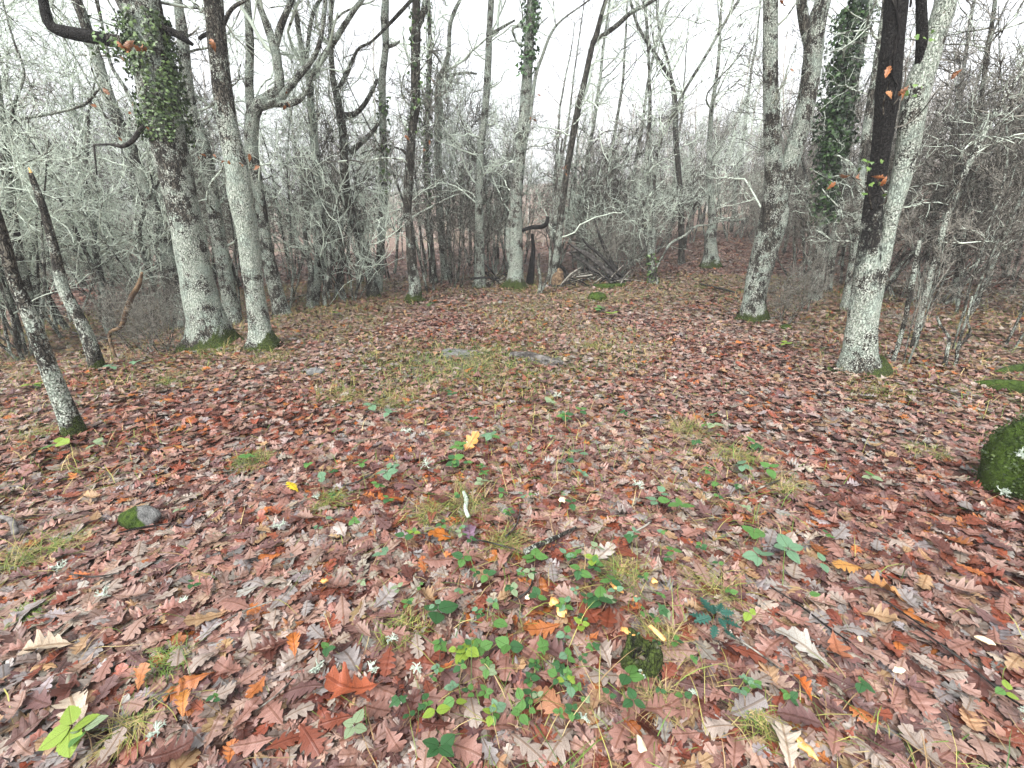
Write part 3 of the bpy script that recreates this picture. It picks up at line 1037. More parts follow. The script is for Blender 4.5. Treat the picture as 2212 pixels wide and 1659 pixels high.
T, info, r = key_tree('oak_tree', 'straight second left oak, pale lichen below and darker bark above', 'tree', [
    ([(570, 752, 62), (563, 715, 48), (549, 620, 45), (536, 520, 48), (520, 420, 58), (510, 350, 54), (499, 304, 49), (485, 225, 47), (475, 152, 46), (461, 0, 46), (452, -90, 44)], {'H': 10}),
    ([(480, 60, 10), (500, 20, 9), (530, 0, 8), (560, -20, 7)], {'H': 6, 'mask': std_mask(((0, 0.3), (9, 0.3)), 0), 'levels': lvl(CROWN, n=5)}),
    ([(468, 86, 14), (447, 74, 11), (430, 84, 8)], {'ext': False, 'mask': std_mask(((0, 0.2), (9, 0.2)), 0, 0.2, 0, ((0, 0.7), (1, 0.9)))}),
], 5.75, 33, mask=std_mask(((0, 0.45), (0.6, 0.66), (1.7, 0.74), (2.3, 0.68), (3.0, 0.54), (4.5, 0.48)), 0.6, 0.14, 0.7), low=lvl(LOWTWIG, n=5, t=(0.2, 0.6)))
add_withered(T, r, [(457, 97, 1, 0.11), (542, 355, 3, 0.07), (474, 345, 3, 0.05), (440, 345, 2, 0.06)], 5.45)

T, info, r = key_tree('oak_tree', 'slender leaning oak at the far left, white lichen flecks on dark bark', 'tree', [
    ([(162, 940, 56), (150, 905, 50), (128, 850, 47), (108, 800, 45), (88, 745, 42), (70, 697, 40), (48, 645, 36), (28, 596, 34), (8, 520, 33), (-20, 430, 30), (-50, 330, 28)], {'H': 6, 'wig': 0.06}),
], 3.15, 41, mask=std_mask(((0, 0.25), (0.35, 0.58), (1.0, 0.60), (1.3, 0.36), (3, 0.5)), 1.0, 0.10, 0.5), flare=0.15, rough=0.06, low=None)

T, info, r = key_tree('dead_tree', 'leaning snapped dead trunk with a splintered top', 'dead tree', [
    ([(206, 780, 38), (188, 725, 33), (162, 672, 32), (136, 621, 30), (119, 545, 24), (99, 469, 21), (87, 431, 19), (73, 393, 16), (66, 374, 13)], {'ext': False}),
], 4.95, 45, crown=False, mask=std_mask(((0, 0.4), (0.6, 0.62), (1.2, 0.58), (1.9, 0.3), (4, 0.1)), 0.8, 0.12, 0.5), flare=0.1, low=None)
ps, rs = stem_world([(70, 385, 10), (66, 371, 7), (62, 362, 2)], 4.95)
v_, q_, t_, mk, _, _ = trunk_tube(ps, rs, 3, 7, 0.02, 0, 0.3, cap=True)
g = Geo(); g.add(v_, q_, t_); add('splinter', g.mesh('splinter', origin=np.array(T.location)), M['orange_wood'], T)

T, info, r = key_tree('oak_tree', 'grey oak rising straight behind the ivy-clad left oak', 'tree', [
    ([(495, 655, 40), (480, 560, 34), (462, 450, 32), (440, 320, 31), (410, 228, 30), (394, 76, 27), (384, 0, 20), (378, -80, 18)], {'H': 10}),
], 7.9, 52, mask=std_mask(((0, 0.58), (9, 0.6)), 0.5), low=lvl(LOWTWIG, n=14))
T, info, r = key_tree('oak_tree', 'grey oak leaning left behind the ivy-clad left oak', 'tree', [
    ([(395, 690, 40), (365, 560, 36), (330, 450, 34), (290, 340, 32), (255, 260, 29), (232, 200, 28), (205, 115, 27), (180, 40, 27), (165, 0, 27), (140, -80, 25)], {'H': 9.5}),
    ([(300, 250, 12), (270, 190, 10), (240, 140, 9), (222, 60, 7)], {'H': 6}),
], 7.6, 55, mask=std_mask(((0, 0.58), (9, 0.6)), 0.4), low=lvl(LOWTWIG, n=14))
T, info, r = key_tree('oak_tree', 'grey oak at the left edge with a long level bough', 'tree', [
    ([(60, 700, 34), (40, 560, 30), (22, 430, 28), (8, 300, 27), (-6, 200, 24), (-20, 80, 20)], {'H': 8}),
    ([(10, 262, 9), (70, 252, 10), (120, 243, 9), (165, 232, 8), (190, 220, 7), (215, 190, 5)], {'ext': False}),
    ([(18, 330, 9), (30, 230, 9), (52, 160, 7), (30, 90, 6), (10, 20, 5)], {'H': 5.5}),
], 6.4, 58, mask=std_mask(((0, 0.58), (9, 0.6)), 0.4), low=lvl(LOWTWIG, n=16, t=(0.1, 0.8)))

T, info, r = key_tree('oak_tree', 'oak forking wide into two upswept boughs right of the second oak', 'tree', [
    ([(605, 655, 34), (580, 560, 30), (562, 450, 30), (545, 340, 30), (545, 262, 33), (557, 228, 30), (580, 212, 28), (603, 190, 24), (600, 140, 20), (592, 100, 22), (575, 50, 17), (557, 0, 14), (545, -60, 12)], {'H': 9.5}),
    ([(560, 228, 26), (600, 215, 22), (622, 192, 17), (650, 158, 15), (668, 138, 12), (688, 100, 10), (700, 40, 9), (705, -40, 8)], {'H': 7.5}),
    ([(594, 102, 17), (605, 60, 17), (618, 28, 14), (630, 0, 12), (645, -50, 10)], {'H': 8.5}),
    ([(590, 222, 20), (625, 224, 16), (650, 212, 13), (664, 190, 8), (676, 160, 6)], {'ext': False}),
    ([(545, 270, 22), (538, 190, 20), (540, 90, 19), (533, 0, 17)], {'H': 9}),
], 8.3, 61, mask=std_mask(((0, 0.58), (9, 0.6)), 0.5), low=lvl(LOWTWIG, n=12, t=(0.1, 0.6)))
add_withered(T, r, [(626, 208, 1, 0.10), (612, 225, 2, 0.08)], 8.0)

T, info, r = key_tree('forked_tree', 'forked grey tree with a long bough sweeping up to the right', 'tree', [
    ([(672, 640, 24), (690, 560, 20), (688, 420, 19), (678, 300, 18), (671, 220, 17), (668, 172, 17), (660, 138, 13), (648, 85, 12), (640, 30, 11), (632, 0, 11)], {'H': 9}),
    ([(668, 175, 15), (686, 142, 14), (706, 112, 14), (728, 80, 13), (750, 45, 12), (770, 15, 11), (782, 0, 10), (800, -40, 9)], {'H': 8}),
    ([(662, 140, 9), (666, 90, 9), (672, 45, 9), (684, 10, 8), (692, 0, 7)], {'H': 8}),
], 9.2, 64, mask=std_mask(((0, 0.6), (9, 0.6)), 0.5), low=lvl(LOWTWIG, n=10, t=(0.1, 0.7)))
T, info, r = key_tree('forked_tree', 'dark crooked tree with a bough bent low to the right', 'tree', [
    ([(806, 628, 24), (792, 560, 20), (765, 480, 19), (746, 390, 19), (742, 295, 19), (729, 215, 17), (719, 165, 13), (714, 85, 11), (716, 20, 9)], {'H': 9}),
    ([(744, 250, 14), (766, 246, 11), (785, 228, 10), (803, 198, 9), (815, 172, 7)], {'ext': False}),
    ([(757, 330, 14), (776, 312, 12), (800, 290, 10), (812, 275, 8), (820, 262, 6)], {'ext': False}),
    ([(732, 190, 10), (757, 140, 8), (775, 105, 6), (805, 88, 5)], {'H': 7}),
], 9.8, 68, mask=std_mask(((0, 0.45), (9, 0.5)), 0.6, 0.3), low=lvl(LOWTWIG, n=12, t=(0.1, 0.7)))
T, info, r = key_tree('slim_tree', 'slim straight pale trunk left of the slim central oak', 'tree', [
    ([(815, 625, 20), (822, 540, 18), (828, 440, 18), (829, 380, 18), (828, 304, 16), (826, 228, 16), (826, 165, 15), (833, 100, 14), (831, 43, 18), (833, 0, 15), (835, -60, 14)], {'H': 11}),
    ([(838, 102, 7), (848, 98, 8), (858, 94, 6), (864, 88, 4)], {'ext': False}),
], 10.6, 71, mask=std_mask(((0, 0.6), (9, 0.61)), 0.5), low=lvl(LOWTWIG, n=10, t=(0.1, 0.6)))
gi = ivy_on(r, info[0][0], info[0][1], 0.19, 0.36, 260, 0.07, 0.06, 0.4)
add('ivy', gi.mesh('ivy', 'col', False, np.array(T.location)), M['ivy'], T)

T, info, r = key_tree('oak_tree', 'slim central oak standing at the edge of the clearing', 'tree', [
    ([(896, 658, 32), (895, 640, 27), (897, 621, 24), (890, 570, 22), (885, 494, 19), (880, 456, 18), (884, 367, 20), (889, 291, 18), (897, 228, 20), (897, 152, 20), (898, 76, 21), (899, 0, 16), (900, -60, 15)], {'H': 10.5}),
    ([(902, 60, 13), (911, 38, 12), (918, 5, 12), (922, -40, 11)], {'H': 9}),
    ([(884, 340, 6), (875, 330, 7), (866, 322, 5), (850, 318, 4)], {'ext': False}),
    ([(890, 470, 5), (935, 445, 4), (975, 425, 3), (1010, 412, 2)], {'ext': False, 'mask': std_mask(((0, 0.6), (9, 0.6)), 0)}),
], 8.9, 74, mask=std_mask(((0, 0.35), (0.4, 0.5), (0.5, 0.75), (0.7, 0.40), (1.5, 0.42), (4, 0.30)), 1.0, 0.18, 0.3), low=lvl(LOWTWIG, n=9, t=(0.12, 0.6)))
gi = ivy_on(r, info[0][0], info[0][1], 0.30, 0.50, 150, 0.06, 0.04, 0.4, patch=0.5)
add('ivy', gi.mesh('ivy', 'col', False, np.array(T.location)), M['ivy'], T)
add_withered(T, r, [(888, 305, 1, 0.11), (925, 315, 2, 0.08), (927, 178, 1, 0.11)], 8.7)

T, info, r = key_tree('slim_tree', 'thin ivy-covered stem just right of the slim central oak', 'tree', [
    ([(938, 625, 16), (928, 500, 14), (922, 350, 12), (922, 266, 11), (926, 180, 11), (929, 100, 9), (925, 0, 8)], {'H': 9.5}),
], 12.3, 77, mask=std_mask(((0, 0.5), (9, 0.4)), 0.5), low=lvl(LOWTWIG, n=10))
gi = ivy_on(r, info[0][0], info[0][1], 0.2, 0.7, 420, 0.07, 0.05, 0.4)
add('ivy', gi.mesh('ivy', 'col', False, np.array(T.location)), M['ivy'], T)
T, info, r = key_tree('slim_tree', 'pale slim tree with a crooked top between two dark stems', 'tree', [
    ([(965, 628, 18), (955, 520, 17), (948, 420, 16), (946, 253, 16), (948, 177, 14), (957, 155, 12), (969, 114, 9), (972, 56, 9), (984, 20, 8), (994, 0, 7)], {'H': 9.5}),
    ([(950, 172, 7), (975, 163, 6), (1010, 157, 5), (1030, 160, 4)], {'ext': False}),
], 12.8, 79, mask=std_mask(((0, 0.6), (9, 0.61)), 0.5), low=lvl(LOWTWIG, n=14))
T, info, r = key_tree('slim_tree', 'straight grey trunk left of the ivy-topped trunk', 'tree', [
    ([(1036, 628, 24), (1036, 545, 20), (1035, 430, 17), (1038, 316, 16), (1047, 253, 15), (1054, 152, 15), (1057, 63, 14), (1061, 0, 13), (1064, -60, 12)], {'H': 11}),
    ([(1060, 72, 7), (1080, 62, 6), (1100, 50, 5), (1112, 44, 4)], {'ext': False}),
], 11.0, 82, mask=std_mask(((0, 0.6), (9, 0.58)), 0.6, 0.3), low=lvl(LOWTWIG, n=14))
T, info, r = key_tree('oak_tree', 'pale grey trunk with ivy around its upper part, mossy at the foot', 'tree', [
    ([(1112, 628, 42), (1113, 600, 34), (1114, 545, 29), (1116, 420, 25), (1124, 330, 23), (1132, 253, 22), (1138, 177, 23), (1142, 101, 20), (1145, 51, 20), (1150, 0, 22), (1154, -60, 20)], {'H': 10.5}),
    ([(1132, 330, 9), (1140, 279, 9), (1150, 210, 9), (1158, 160, 8), (1170, 125, 7), (1190, 73, 6), (1215, 42, 4), (1262, 8, 3)], {'H': 6, 'levels': lvl(CROWN, n=4)}),
    ([(1123, 500, 8), (1145, 492, 8), (1168, 490, 9), (1180, 484, 10), (1184, 468, 7)], {'ext': False, 'mask': std_mask(((0, 0.1), (9, 0.1)), 0, 0.2, 0, ((0, 0.9), (4, 0.9)))}),
    ([(1118, 610, 18), (1102, 560, 14), (1098, 500, 12), (1110, 440, 9)], {'ext': False}),
], 10.6, 85, mask=std_mask(((0, 0.5), (0.3, 0.62), (9, 0.58)), 1.1, 0.20), low=lvl(LOWTWIG, n=14))
gi = ivy_on(r, info[0][0], info[0][1], 0.40, 0.64, 620, 0.075, 0.06, 0.5, (0.025, 0.05, 0.02), (0.10, 0.20, 0.07))
add('ivy', gi.mesh('ivy', 'col', False, np.array(T.location)), M['ivy'], T)
add_withered(T, r, [(1156, 257, 2, 0.10), (1160, 200, 1, 0.09), (1127, 430, 1, 0.08), (1215, 365, 3, 0.08), (1232, 372, 2, 0.07)], 10.3)
T, info, r = key_tree('leaning_tree', 'dark thin tree leaning right with a long bough at its fork', 'tree', [
    ([(1196, 625, 18), (1206, 520, 16), (1220, 400, 14), (1245, 253, 14), (1261, 182, 13), (1279, 101, 12), (1287, 81, 13), (1297, 40, 9), (1308, 0, 8), (1318, -50, 7)], {'H': 8.5, 'levels': lvl(CROWN, n=8)}),
    ([(1288, 86, 10), (1312, 70, 10), (1337, 51, 10), (1362, 28, 9), (1392, 12, 8), (1420, -6, 7)], {'H': 6, 'levels': lvl(CROWN, n=6)}),
], 11.2, 88, mask=std_mask(((0, 0.5), (2, 0.42), (4, 0.3)), 0.5), low=lvl(LOWTWIG, n=16))
T, info, r = key_tree('young_oak', 'young oak with ivy at its foot and a pale bough reaching right', 'tree', [
    ([(1410, 630, 20), (1409, 590, 16), (1404, 540, 14), (1396, 507, 13), (1390, 456, 12), (1394, 405, 12), (1398, 330, 10), (1404, 240, 8), (1402, 150, 6)], {'H': 7.5}),
    ([(1415, 585, 4), (1428, 560, 5), (1448, 527, 6), (1480, 508, 5), (1504, 489, 5), (1532, 486, 4), (1556, 478, 3), (1600, 474, 2)], {'ext': False, 'mask': std_mask(((0, 0.6), (9, 0.6)), 0)}),
    ([(1394, 480, 4), (1374, 472, 4), (1360, 462, 4), (1350, 442, 3), (1325, 430, 2)], {'ext': False, 'mask': std_mask(((0, 0.6), (9, 0.6)), 0)}),
    ([(1408, 585, 9), (1412, 510, 8), (1412, 430, 7), (1420, 330, 6), (1452, 250, 5)], {'H': 5.5}),
], 11.4, 91, mask=std_mask(((0, 0.5), (9, 0.6)), 0.6), low=lvl(LOWTWIG, n=18, t=(0.12, 0.8)))
gi = ivy_on(r, info[0][0], info[0][1], 0.02, 0.12, 150, 0.06, 0.04, 0.4)
add('ivy', gi.mesh('ivy', 'col', False, np.array(T.location)), M['ivy'], T)
T, info, r = key_tree('slim_tree', 'crooked thin tree whose boughs zigzag up against the pale sky', 'tree', [
    ([(1476, 545, 14), (1470, 430, 13), (1460, 300, 12), (1459, 240, 12), (1451, 177, 10), (1420, 125, 8), (1388, 76, 7), (1372, 40, 6), (1362, 0, 5)], {'H': 8}),
    ([(1455, 200, 8), (1445, 140, 6), (1425, 70, 5), (1418, 0, 4)], {'H': 8}),
], 14.5, 94, mask=std_mask(((0, 0.4), (9, 0.35)), 0.4), low=lvl(LOWTWIG, n=18, t=(0.12, 0.8)))
T, info, r = key_tree('oak_tree', 'broad-footed oak standing alone where the ground rises', 'tree', [
    ([(1535, 570, 38), (1535, 545, 30), (1534, 515, 27), (1538, 485, 18), (1536, 431, 14), (1532, 350, 12), (1536, 250, 10), (1550, 150, 8)], {'H': 8.5}),
    ([(1538, 485, 9), (1556, 470, 8), (1580, 478, 6), (1610, 472, 4)], {'ext': False}),
], 13.6, 97, mask=std_mask(((0, 0.6), (9, 0.61)), 0.8, 0.3), low=lvl(LOWTWIG, n=16))

T, info, r = key_tree('oak_tree', 'forked right oak, a V of two pale grey speckled stems', 'tree', [
    ([(1623, 700, 58), (1628, 660, 50), (1633, 620, 49), (1644, 575, 54), (1656, 525, 61), (1672, 465, 64), (1674, 400, 50), (1670, 340, 40), (1668, 265, 38), (1665, 190, 35), (1664, 132, 35), (1664, 60, 34), (1664, 0, 33), (1664, -80, 31)], {'H': 11}),
    ([(1678, 440, 40), (1696, 390, 46), (1713, 330, 43), (1732, 265, 43), (1745, 200, 44), (1752, 159, 45), (1758, 100, 48), (1766, 40, 44), (1778, 0, 38), (1792, -70, 34)], {'H': 10.5}),
    ([(1754, 120, 24), (1742, 70, 27), (1733, 20, 24), (1728, -40, 22)], {'H': 10}),
], 7.2, 101, mask=std_mask(((0, 0.45), (0.5, 0.55), (9, 0.61)), 0.9, 0.16, 0.6), low=lvl(LOWTWIG, n=8, t=(0.15, 0.6)), flare=0.4)
add_withered(T, r, [(1703, 163, 2, 0.08), (1694, 24, 1, 0.10)], 6.9)

T, info, r = key_tree('ivied_tree', 'tree wrapped thickly in dark ivy behind the forked right oak', 'tree', [
    ([(1770, 600, 30), (1772, 560, 26), (1777, 490, 26), (1785, 397, 26), (1798, 318, 26), (1809, 238, 25), (1817, 159, 23), (1832, 80, 20), (1846, 26, 17), (1856, -40, 14)], {'H': 9.5}),
], 8.8, 104, mask=std_mask(((0, 0.5), (9, 0.4)), 0.4), low=lvl(LOWTWIG, n=14))
for (t0, t1, n, off) in ((0.17, 0.30, 1000, 0.09), (0.28, 0.50, 2800, 0.13), (0.48, 0.60, 700, 0.07)):
    gi = ivy_on(r, info[0][0], info[0][1], t0, t1, n, 0.062, off, 0.5, (0.010, 0.026, 0.010), (0.055, 0.115, 0.03))
    add('ivy', gi.mesh('ivy', 'col', False, np.array(T.location)), M['ivy'], T)

T, info, r = key_tree('hollow_oak', 'right-hand hollow oak, one stem charred black and one pale', 'tree', [
    ([(1852, 822, 96), (1854, 790, 78), (1862, 700, 66), (1868, 640, 62), (1876, 560, 54), (1884, 480, 46), (1893, 400, 42), (1905, 318, 44), (1916, 212, 53), (1923, 132, 55), (1931, 60, 55), (1938, 0, 56), (1946, -80, 52)],
     {'H': 8.5, 'mask': std_mask(((0, 0.48), (0.4, 0.66), (0.9, 0.72), (1.3, 0.58), (9, 0.35)), 0.8, 0.12, 0.2, ((0, 0), (0.6, 0.15), (0.9, 0.36), (1.3, 0.46), (1.8, 0.58), (2.2, 0.78), (9, 0.85)))}),
    ([(1885, 700, 26), (1898, 620, 30), (1912, 545, 32), (1924, 470, 37), (1944, 397, 46), (1961, 318, 55), (1970, 250, 60), (1984, 185, 62), (2004, 130, 58), (2022, 70, 58), (2040, 20, 60), (2052, -60, 52)],
     {'H': 9.5, 'mask': std_mask(((0, 0.68), (1, 0.68), (9, 0.64)), 0.0)}),
    ([(1985, 200, 30), (1990, 130, 30), (1991, 60, 28), (1989, 0, 26), (1986, -70, 24)], {'H': 8.5, 'mask': std_mask(((0, 0.2), (9, 0.2)), 0, 0.2, 0, ((0, 0.75), (9, 0.85)))}),
], 4.5, 107, mask=LICH_LOW, low=lvl(LOWTWIG, n=5, t=(0.25, 0.6)), flare=0.6, rough=0.15)
o0 = np.array(T.location)
ps, rs = stem_world([(1897, 345, 30), (1900, 322, 36), (1904, 300, 30)], 4.36)
add_withered(T, r, [(1921, 181, 3, 0.072), (1955, 150, 1, 0.08), (2035, 187, 2, 0.068), (1831, 385, 2, 0.07), (1868, 405, 2, 0.08), (1888, 390, 2, 0.08)], 4.15, near=info[0][0])
gv = Geo()
pA, rA = info[0]
for k in range(7):
    m_ = 26; tt = np.linspace(0.30 + 0.03 * k, 0.30 + 0.03 * k + r.uniform(0.12, 0.3), m_)
    ii = np.clip((tt * (len(pA) - 1)).astype(int), 0, len(pA) - 2)
    ph = r.uniform(-2.6, -0.5) + np.cumsum(r.normal(0, 0.16, m_))
    off_ = np.stack([np.cos(ph), np.sin(ph), np.zeros(m_)], 1) * (rA[ii] * 1.12)[:, None]
    v_, q_ = tube_batch((pA[ii] + off_)[None], np.full((1, m_), r.uniform(0.005, 0.010)), 6); gv.add(v_, q_)
add('vine', gv.mesh('vine', origin=o0), M['twig_dark'], T)
g = Geo()
c0 = np.array([P(1872, 355, 4.2), P(1890, 350, 4.2), P(1990, 20 + 55, 4.25), P(1975, 190, 4.2), P(1890, 410, 4.2)])
leaf_cards(g, r, np.repeat(c0, 4, 0) + r.normal(size=(20, 3)) * 0.03, np.tile(np.array([0, -1.0, 0.3]), (20, 1)), 0.042, (0.05, 0.10, 0.02), (0.12, 0.20, 0.04))
add('ivy', g.mesh('ivy', 'col', False, o0), M['ivy'], T)

for (lab, pp, Yq, sd) in (
    ('pale slim trunk rising between the ivied tree and hollow oak', [(1795, 600, 18), (1805, 500, 17), (1818, 400, 17), (1835, 280, 17), (1850, 160, 16), (1868, 80, 15), (1880, 0, 14)], 9.6, 111),
    ('grey trunk close behind the charred stem of the hollow oak', [(1838, 620, 22), (1850, 520, 21), (1858, 400, 20), (1872, 280, 19), (1890, 160, 17), (1905, 60, 15), (1912, 0, 13)], 8.0, 114),
    ('thin leaning trunk on the upper right against the hillside', [(2080, 600, 16), (2090, 450, 14), (2110, 300, 13), (2128, 150, 12), (2150, 0, 11)], 8.2, 117),
    ('dark leaning stem crossing the upper right corner', [(1990, 700, 16), (2020, 560, 15), (2060, 430, 14), (2120, 300, 13), (2170, 210, 12), (2230, 120, 11)], 5.6, 119),
):
    key_tree('slim_tree', lab, 'tree', [(pp, {'H': 9})], Yq, sd, mask=std_mask(((0, 0.55), (9, 0.5)), 0.5), low=lvl(LOWTWIG, n=16, t=(0.12, 0.8)), sides=14)

# ------------------------------------------------------------------ saplings, shrubs and thin trees of the thicket
def proto(kind, seed):
    r = np.random.default_rng(seed)
    g = Geo(); tw = Geo()
    if kind == 'hazel_clump':
        ns = int(r.integers(4, 7)); hs = (2.3, 3.5); r0 = (0.014, 0.028); spread = 0.38; wig = 0.07
    elif kind == 'sapling':
        ns = int(r.integers(1, 3)); hs = (3.4, 5.0); r0 = (0.018, 0.030); spread = 0.12; wig = 0.06
    elif kind == 'young_oak':
        ns = int(r.integers(1, 3)); hs = (3.2, 4.6); r0 = (0.035, 0.055); spread = 0.22; wig = 0.13
    elif kind == 'shrub':
        ns = int(r.integers(6, 10)); hs = (1.6, 2.6); r0 = (0.010, 0.018); spread = 0.6; wig = 0.10
    else:
        ns = 1; hs = (9.5, 13); r0 = (0.06, 0.095); spread = 0.05; wig = 0.05
    ps, rs = [], []
    for s in range(ns):
        H = r.uniform(*hs); K = 14; R0 = r.uniform(*r0)
        a = r.uniform(0, 6.28)
        d = nrm(np.array([math.cos(a) * spread, math.sin(a) * spread, 1.0]))
        q = np.array([math.cos(a) * 0.07, math.sin(a) * 0.07, -0.1]) * (1 if ns > 1 else 0.3) + np.array([0, 0, -0.05])
        pts = [q]
        for k in range(1, K):
            d = nrm(d + r.normal(size=3) * wig + np.array([0, 0, 0.05])); pts.append(pts[-1] + d * H / (K - 1))
        rad = R0 * np.linspace(1.15, 0.22, K)
        ps.append(np.array(pts)); rs.append(rad)
    ps = np.array(ps); rs = np.array(rs)
    v_, q_ = tube_batch(ps, rs, 7 if kind != 'thin_tree' else 10); g.add(v_, q_)
    if kind == 'thin_tree':
        L = [dict(n=17, t=(0.25, 1.0), ang=(40, 85), len=(0.8, 2.0), K=8, rr=0.45, rmin=0.012, rmax=0.04, wig=0.26, trop=0.07, sides=4, rand=False),
             dict(n=5, t=(0.2, 1.0), ang=(35, 75), len=(0.35, 1.0), K=6, rr=0.6, rmin=0.0065, wig=0.33, trop=0.05, sides=3),
             dict(n=4, t=(0.15, 1.0), ang=(30, 75), len=(0.15, 0.4), K=4, rr=0.65, rmin=0.004, wig=0.4, trop=0.03, sides=3)]
    else:
        n1 = {'hazel_clump': 10, 'sapling': 17, 'young_oak': 16, 'shrub': 6}[kind]
        l1 = {'hazel_clump': (0.3, 1.0), 'sapling': (0.25, 0.9), 'young_oak': (0.5, 1.5), 'shrub': (0.3, 0.9)}[kind]
        L = [dict(n=n1, t=(0.25, 1.0), ang=(28, 65), len=l1, K=7, rr=0.5, rmin=0.0085, rmax=0.020, wig=0.22, trop=0.07, sides=4, rand=False),
             dict(n=6, t=(0.15, 1.0), ang=(30, 70), len=(0.2, 0.75), K=6, rr=0.7, rmin=0.0058, wig=0.26, trop=0.06, sides=3),
             dict(n=2.2, t=(0.15, 1.0), ang=(30, 80), len=(0.12, 0.36), K=4, rr=0.7, rmin=0.0045, wig=0.32, trop=0.02, sides=3)]
    for (Pt, R, sd) in grow(r, ps, rs, L):
        v_, q_ = tube_batch(Pt, R, sd); tw.add(v_, q_)
    return g, tw


KINDS = [('hazel_clump', 4), ('sapling', 4), ('young_oak', 4), ('shrub', 3), ('thin_tree', 4)]
CATS = {'hazel_clump': 'bush', 'sapling': 'sapling', 'young_oak': 'young tree', 'shrub': 'shrub', 'thin_tree': 'tree'}
PHR = {'hazel_clump': 'bare many-stemmed hazel clump', 'sapling': 'bare lichen-grey sapling', 'young_oak': 'bare crooked young oak', 'shrub': 'low tangled bare shrub', 'thin_tree': 'thin tall bare tree'}
GRP = {'hazel_clump': 'hazel clumps of the thicket', 'sapling': 'saplings of the thicket', 'young_oak': 'young oaks of the thicket', 'shrub': 'shrubs of the undergrowth', 'thin_tree': 'thin trees of the thicket'}
PROTO = {}
for kd, nv in KINDS:
    for vi in range(nv):
        g, tw = proto(kd, 500 + vi * 13 + len(kd) * 101)
        tm = g.mesh('trunk'); cm = tw.mesh('crown')
        tm.materials.append(M['sapling_bark']); cm.materials.append(M['twig'] if vi % 3 else M['twig_brown'])
        PROTO.setdefault(kd, []).append((tm, cm))

EDGE = [(-300, 4.6), (0, 5.8), (300, 7.0), (500, 8.2), (620, 8.8), (800, 9.6), (1000, 10.8), (1150, 11.6), (1330, 12.3), (1420, 17), (1620, 18), (1700, 10.5), (1790, 9.2), (1900, 8.2), (2000, 7.2), (2150, 6.6), (2500, 5.6)]
ex, ey = zip(*EDGE)
rt = np.random.default_rng(99)
items = []
spots = []


def put_sapling(kd, px, Y, sc=1.0, mats=None):
    vi = int(rt.integers(0, len(PROTO[kd])))
    if px > 1650 or (1150 < px < 1500 and rt.random() < 0.6): vi = 0 if rt.random() < 0.5 or len(PROTO[kd]) < 4 else 3
    elif Y < 8.6: vi = 1 if rt.random() < 0.5 else 2
    if mats is not None: vi = mats
    tm, cm = PROTO[kd][vi]
    b = GX(px, Y)
    root = bpy.data.objects.new(kd, None); root.empty_display_size = 0.2
    COL.objects.link(root); root.location = b
    root.rotation_euler = (rt.normal(0, 0.05), rt.normal(0, 0.05), rt.uniform(0, 6.28))
    root.scale = (sc, sc, sc * rt.uniform(0.9, 1.1))
    for nm, me_ in (('trunk', tm), ('crown', cm)):
        add(nm, me_, None, root)
    qx, qy = px_of(b)
    items.append((root, PHR[kd], qx, qy, CATS[kd], GRP[kd]))
    return root


KEEP = [(896, 8.9), (1112, 10.6), (1036, 11), (455, 5.9), (570, 5.75), (806, 9.8), (672, 9.2), (1410, 11.4), (1535, 13.6)]


def scatter(kd, n, dmax, lo=-200, hi=2420, near=0.0, mind=0.5):
    k = 0; tries = 0
    while k < n and tries < n * 40:
        tries += 1
        px = rt.uniform(lo, hi)
        Y = np.interp(px, ex, ey) + near + rt.random() ** 1.3 * dmax
        if any(abs(px - kx) < 30 and Y < kY + 2.5 for kx, kY in KEEP): continue
        b = GX(px, Y)
        if any((b[0] - s[0]) ** 2 + (b[1] - s[1]) ** 2 < mind ** 2 for s in spots): continue
        spots.append(b)
        put_sapling(kd, px, Y, rt.uniform(0.85, 1.15)); k += 1


scatter('hazel_clump', 30, 9)
scatter('sapling', 74, 11, mind=0.35)
scatter('young_oak', 34, 10)
scatter('shrub', 16, 5)
scatter('thin_tree', 20, 16, near=2.0)
scatter('sapling', 60, 12, -150, 1120, 0.0, 0.3)
scatter('young_oak', 12, 10, -150, 1120, 0.3, 0.4)
scatter('hazel_clump', 10, 8, -150, 1120, 0.0, 0.5)
scatter('young_oak', 9, 7, 1230, 1640, 0.5)
scatter('sapling', 10, 7, 1230, 1640, 0.5)
scatter('hazel_clump', 7, 8, 1180, 1420, 0.0)
for (a_, y_, s_) in ((345, 5.75, 0.42), (375, 5.6, 0.34), (310, 6.0, 0.45), (1695, 7.0, 0.40), (1672, 7.2, 0.3), (1335, 11.7, 0.75), (1320, 12.0, 0.8)):
    put_sapling('shrub', a_, y_, s_, 0)
for (a_, y_, s_) in ((1955, 5.0, 0.36), (2060, 5.4, 0.5), (2180, 5.6, 0.55), (1735, 7.8, 0.45)):
    put_sapling('sapling', a_, y_, s_, 0 if rt.random() < 0.6 else 3)
TREEMARKS = LANDMARKS[:0] + [
    ('the forking wide-boughed oak', 605, 655), ('the slim central oak', 896, 658), ('the ivy-clad big oak', 455, 737), ('the snapped dead trunk', 206, 780),
    ('the ivy-topped pale trunk', 1112, 628), ('the leaning black branch pile', 1290, 600), ('the pale-boughed young oak', 1410, 630), ('the broad-footed oak', 1535, 570),
    ('the forked right oak', 1623, 700), ('the thickly ivied tree', 1770, 600), ('the hollow charred oak', 1852, 822), ('the dark crooked tree', 806, 628),
    ('the straight grey trunk', 1036, 628), ('the left edge oak', 60, 700), ('the upper right leaning stem', 2020, 650),
]
place_labels(items, TREEMARKS)

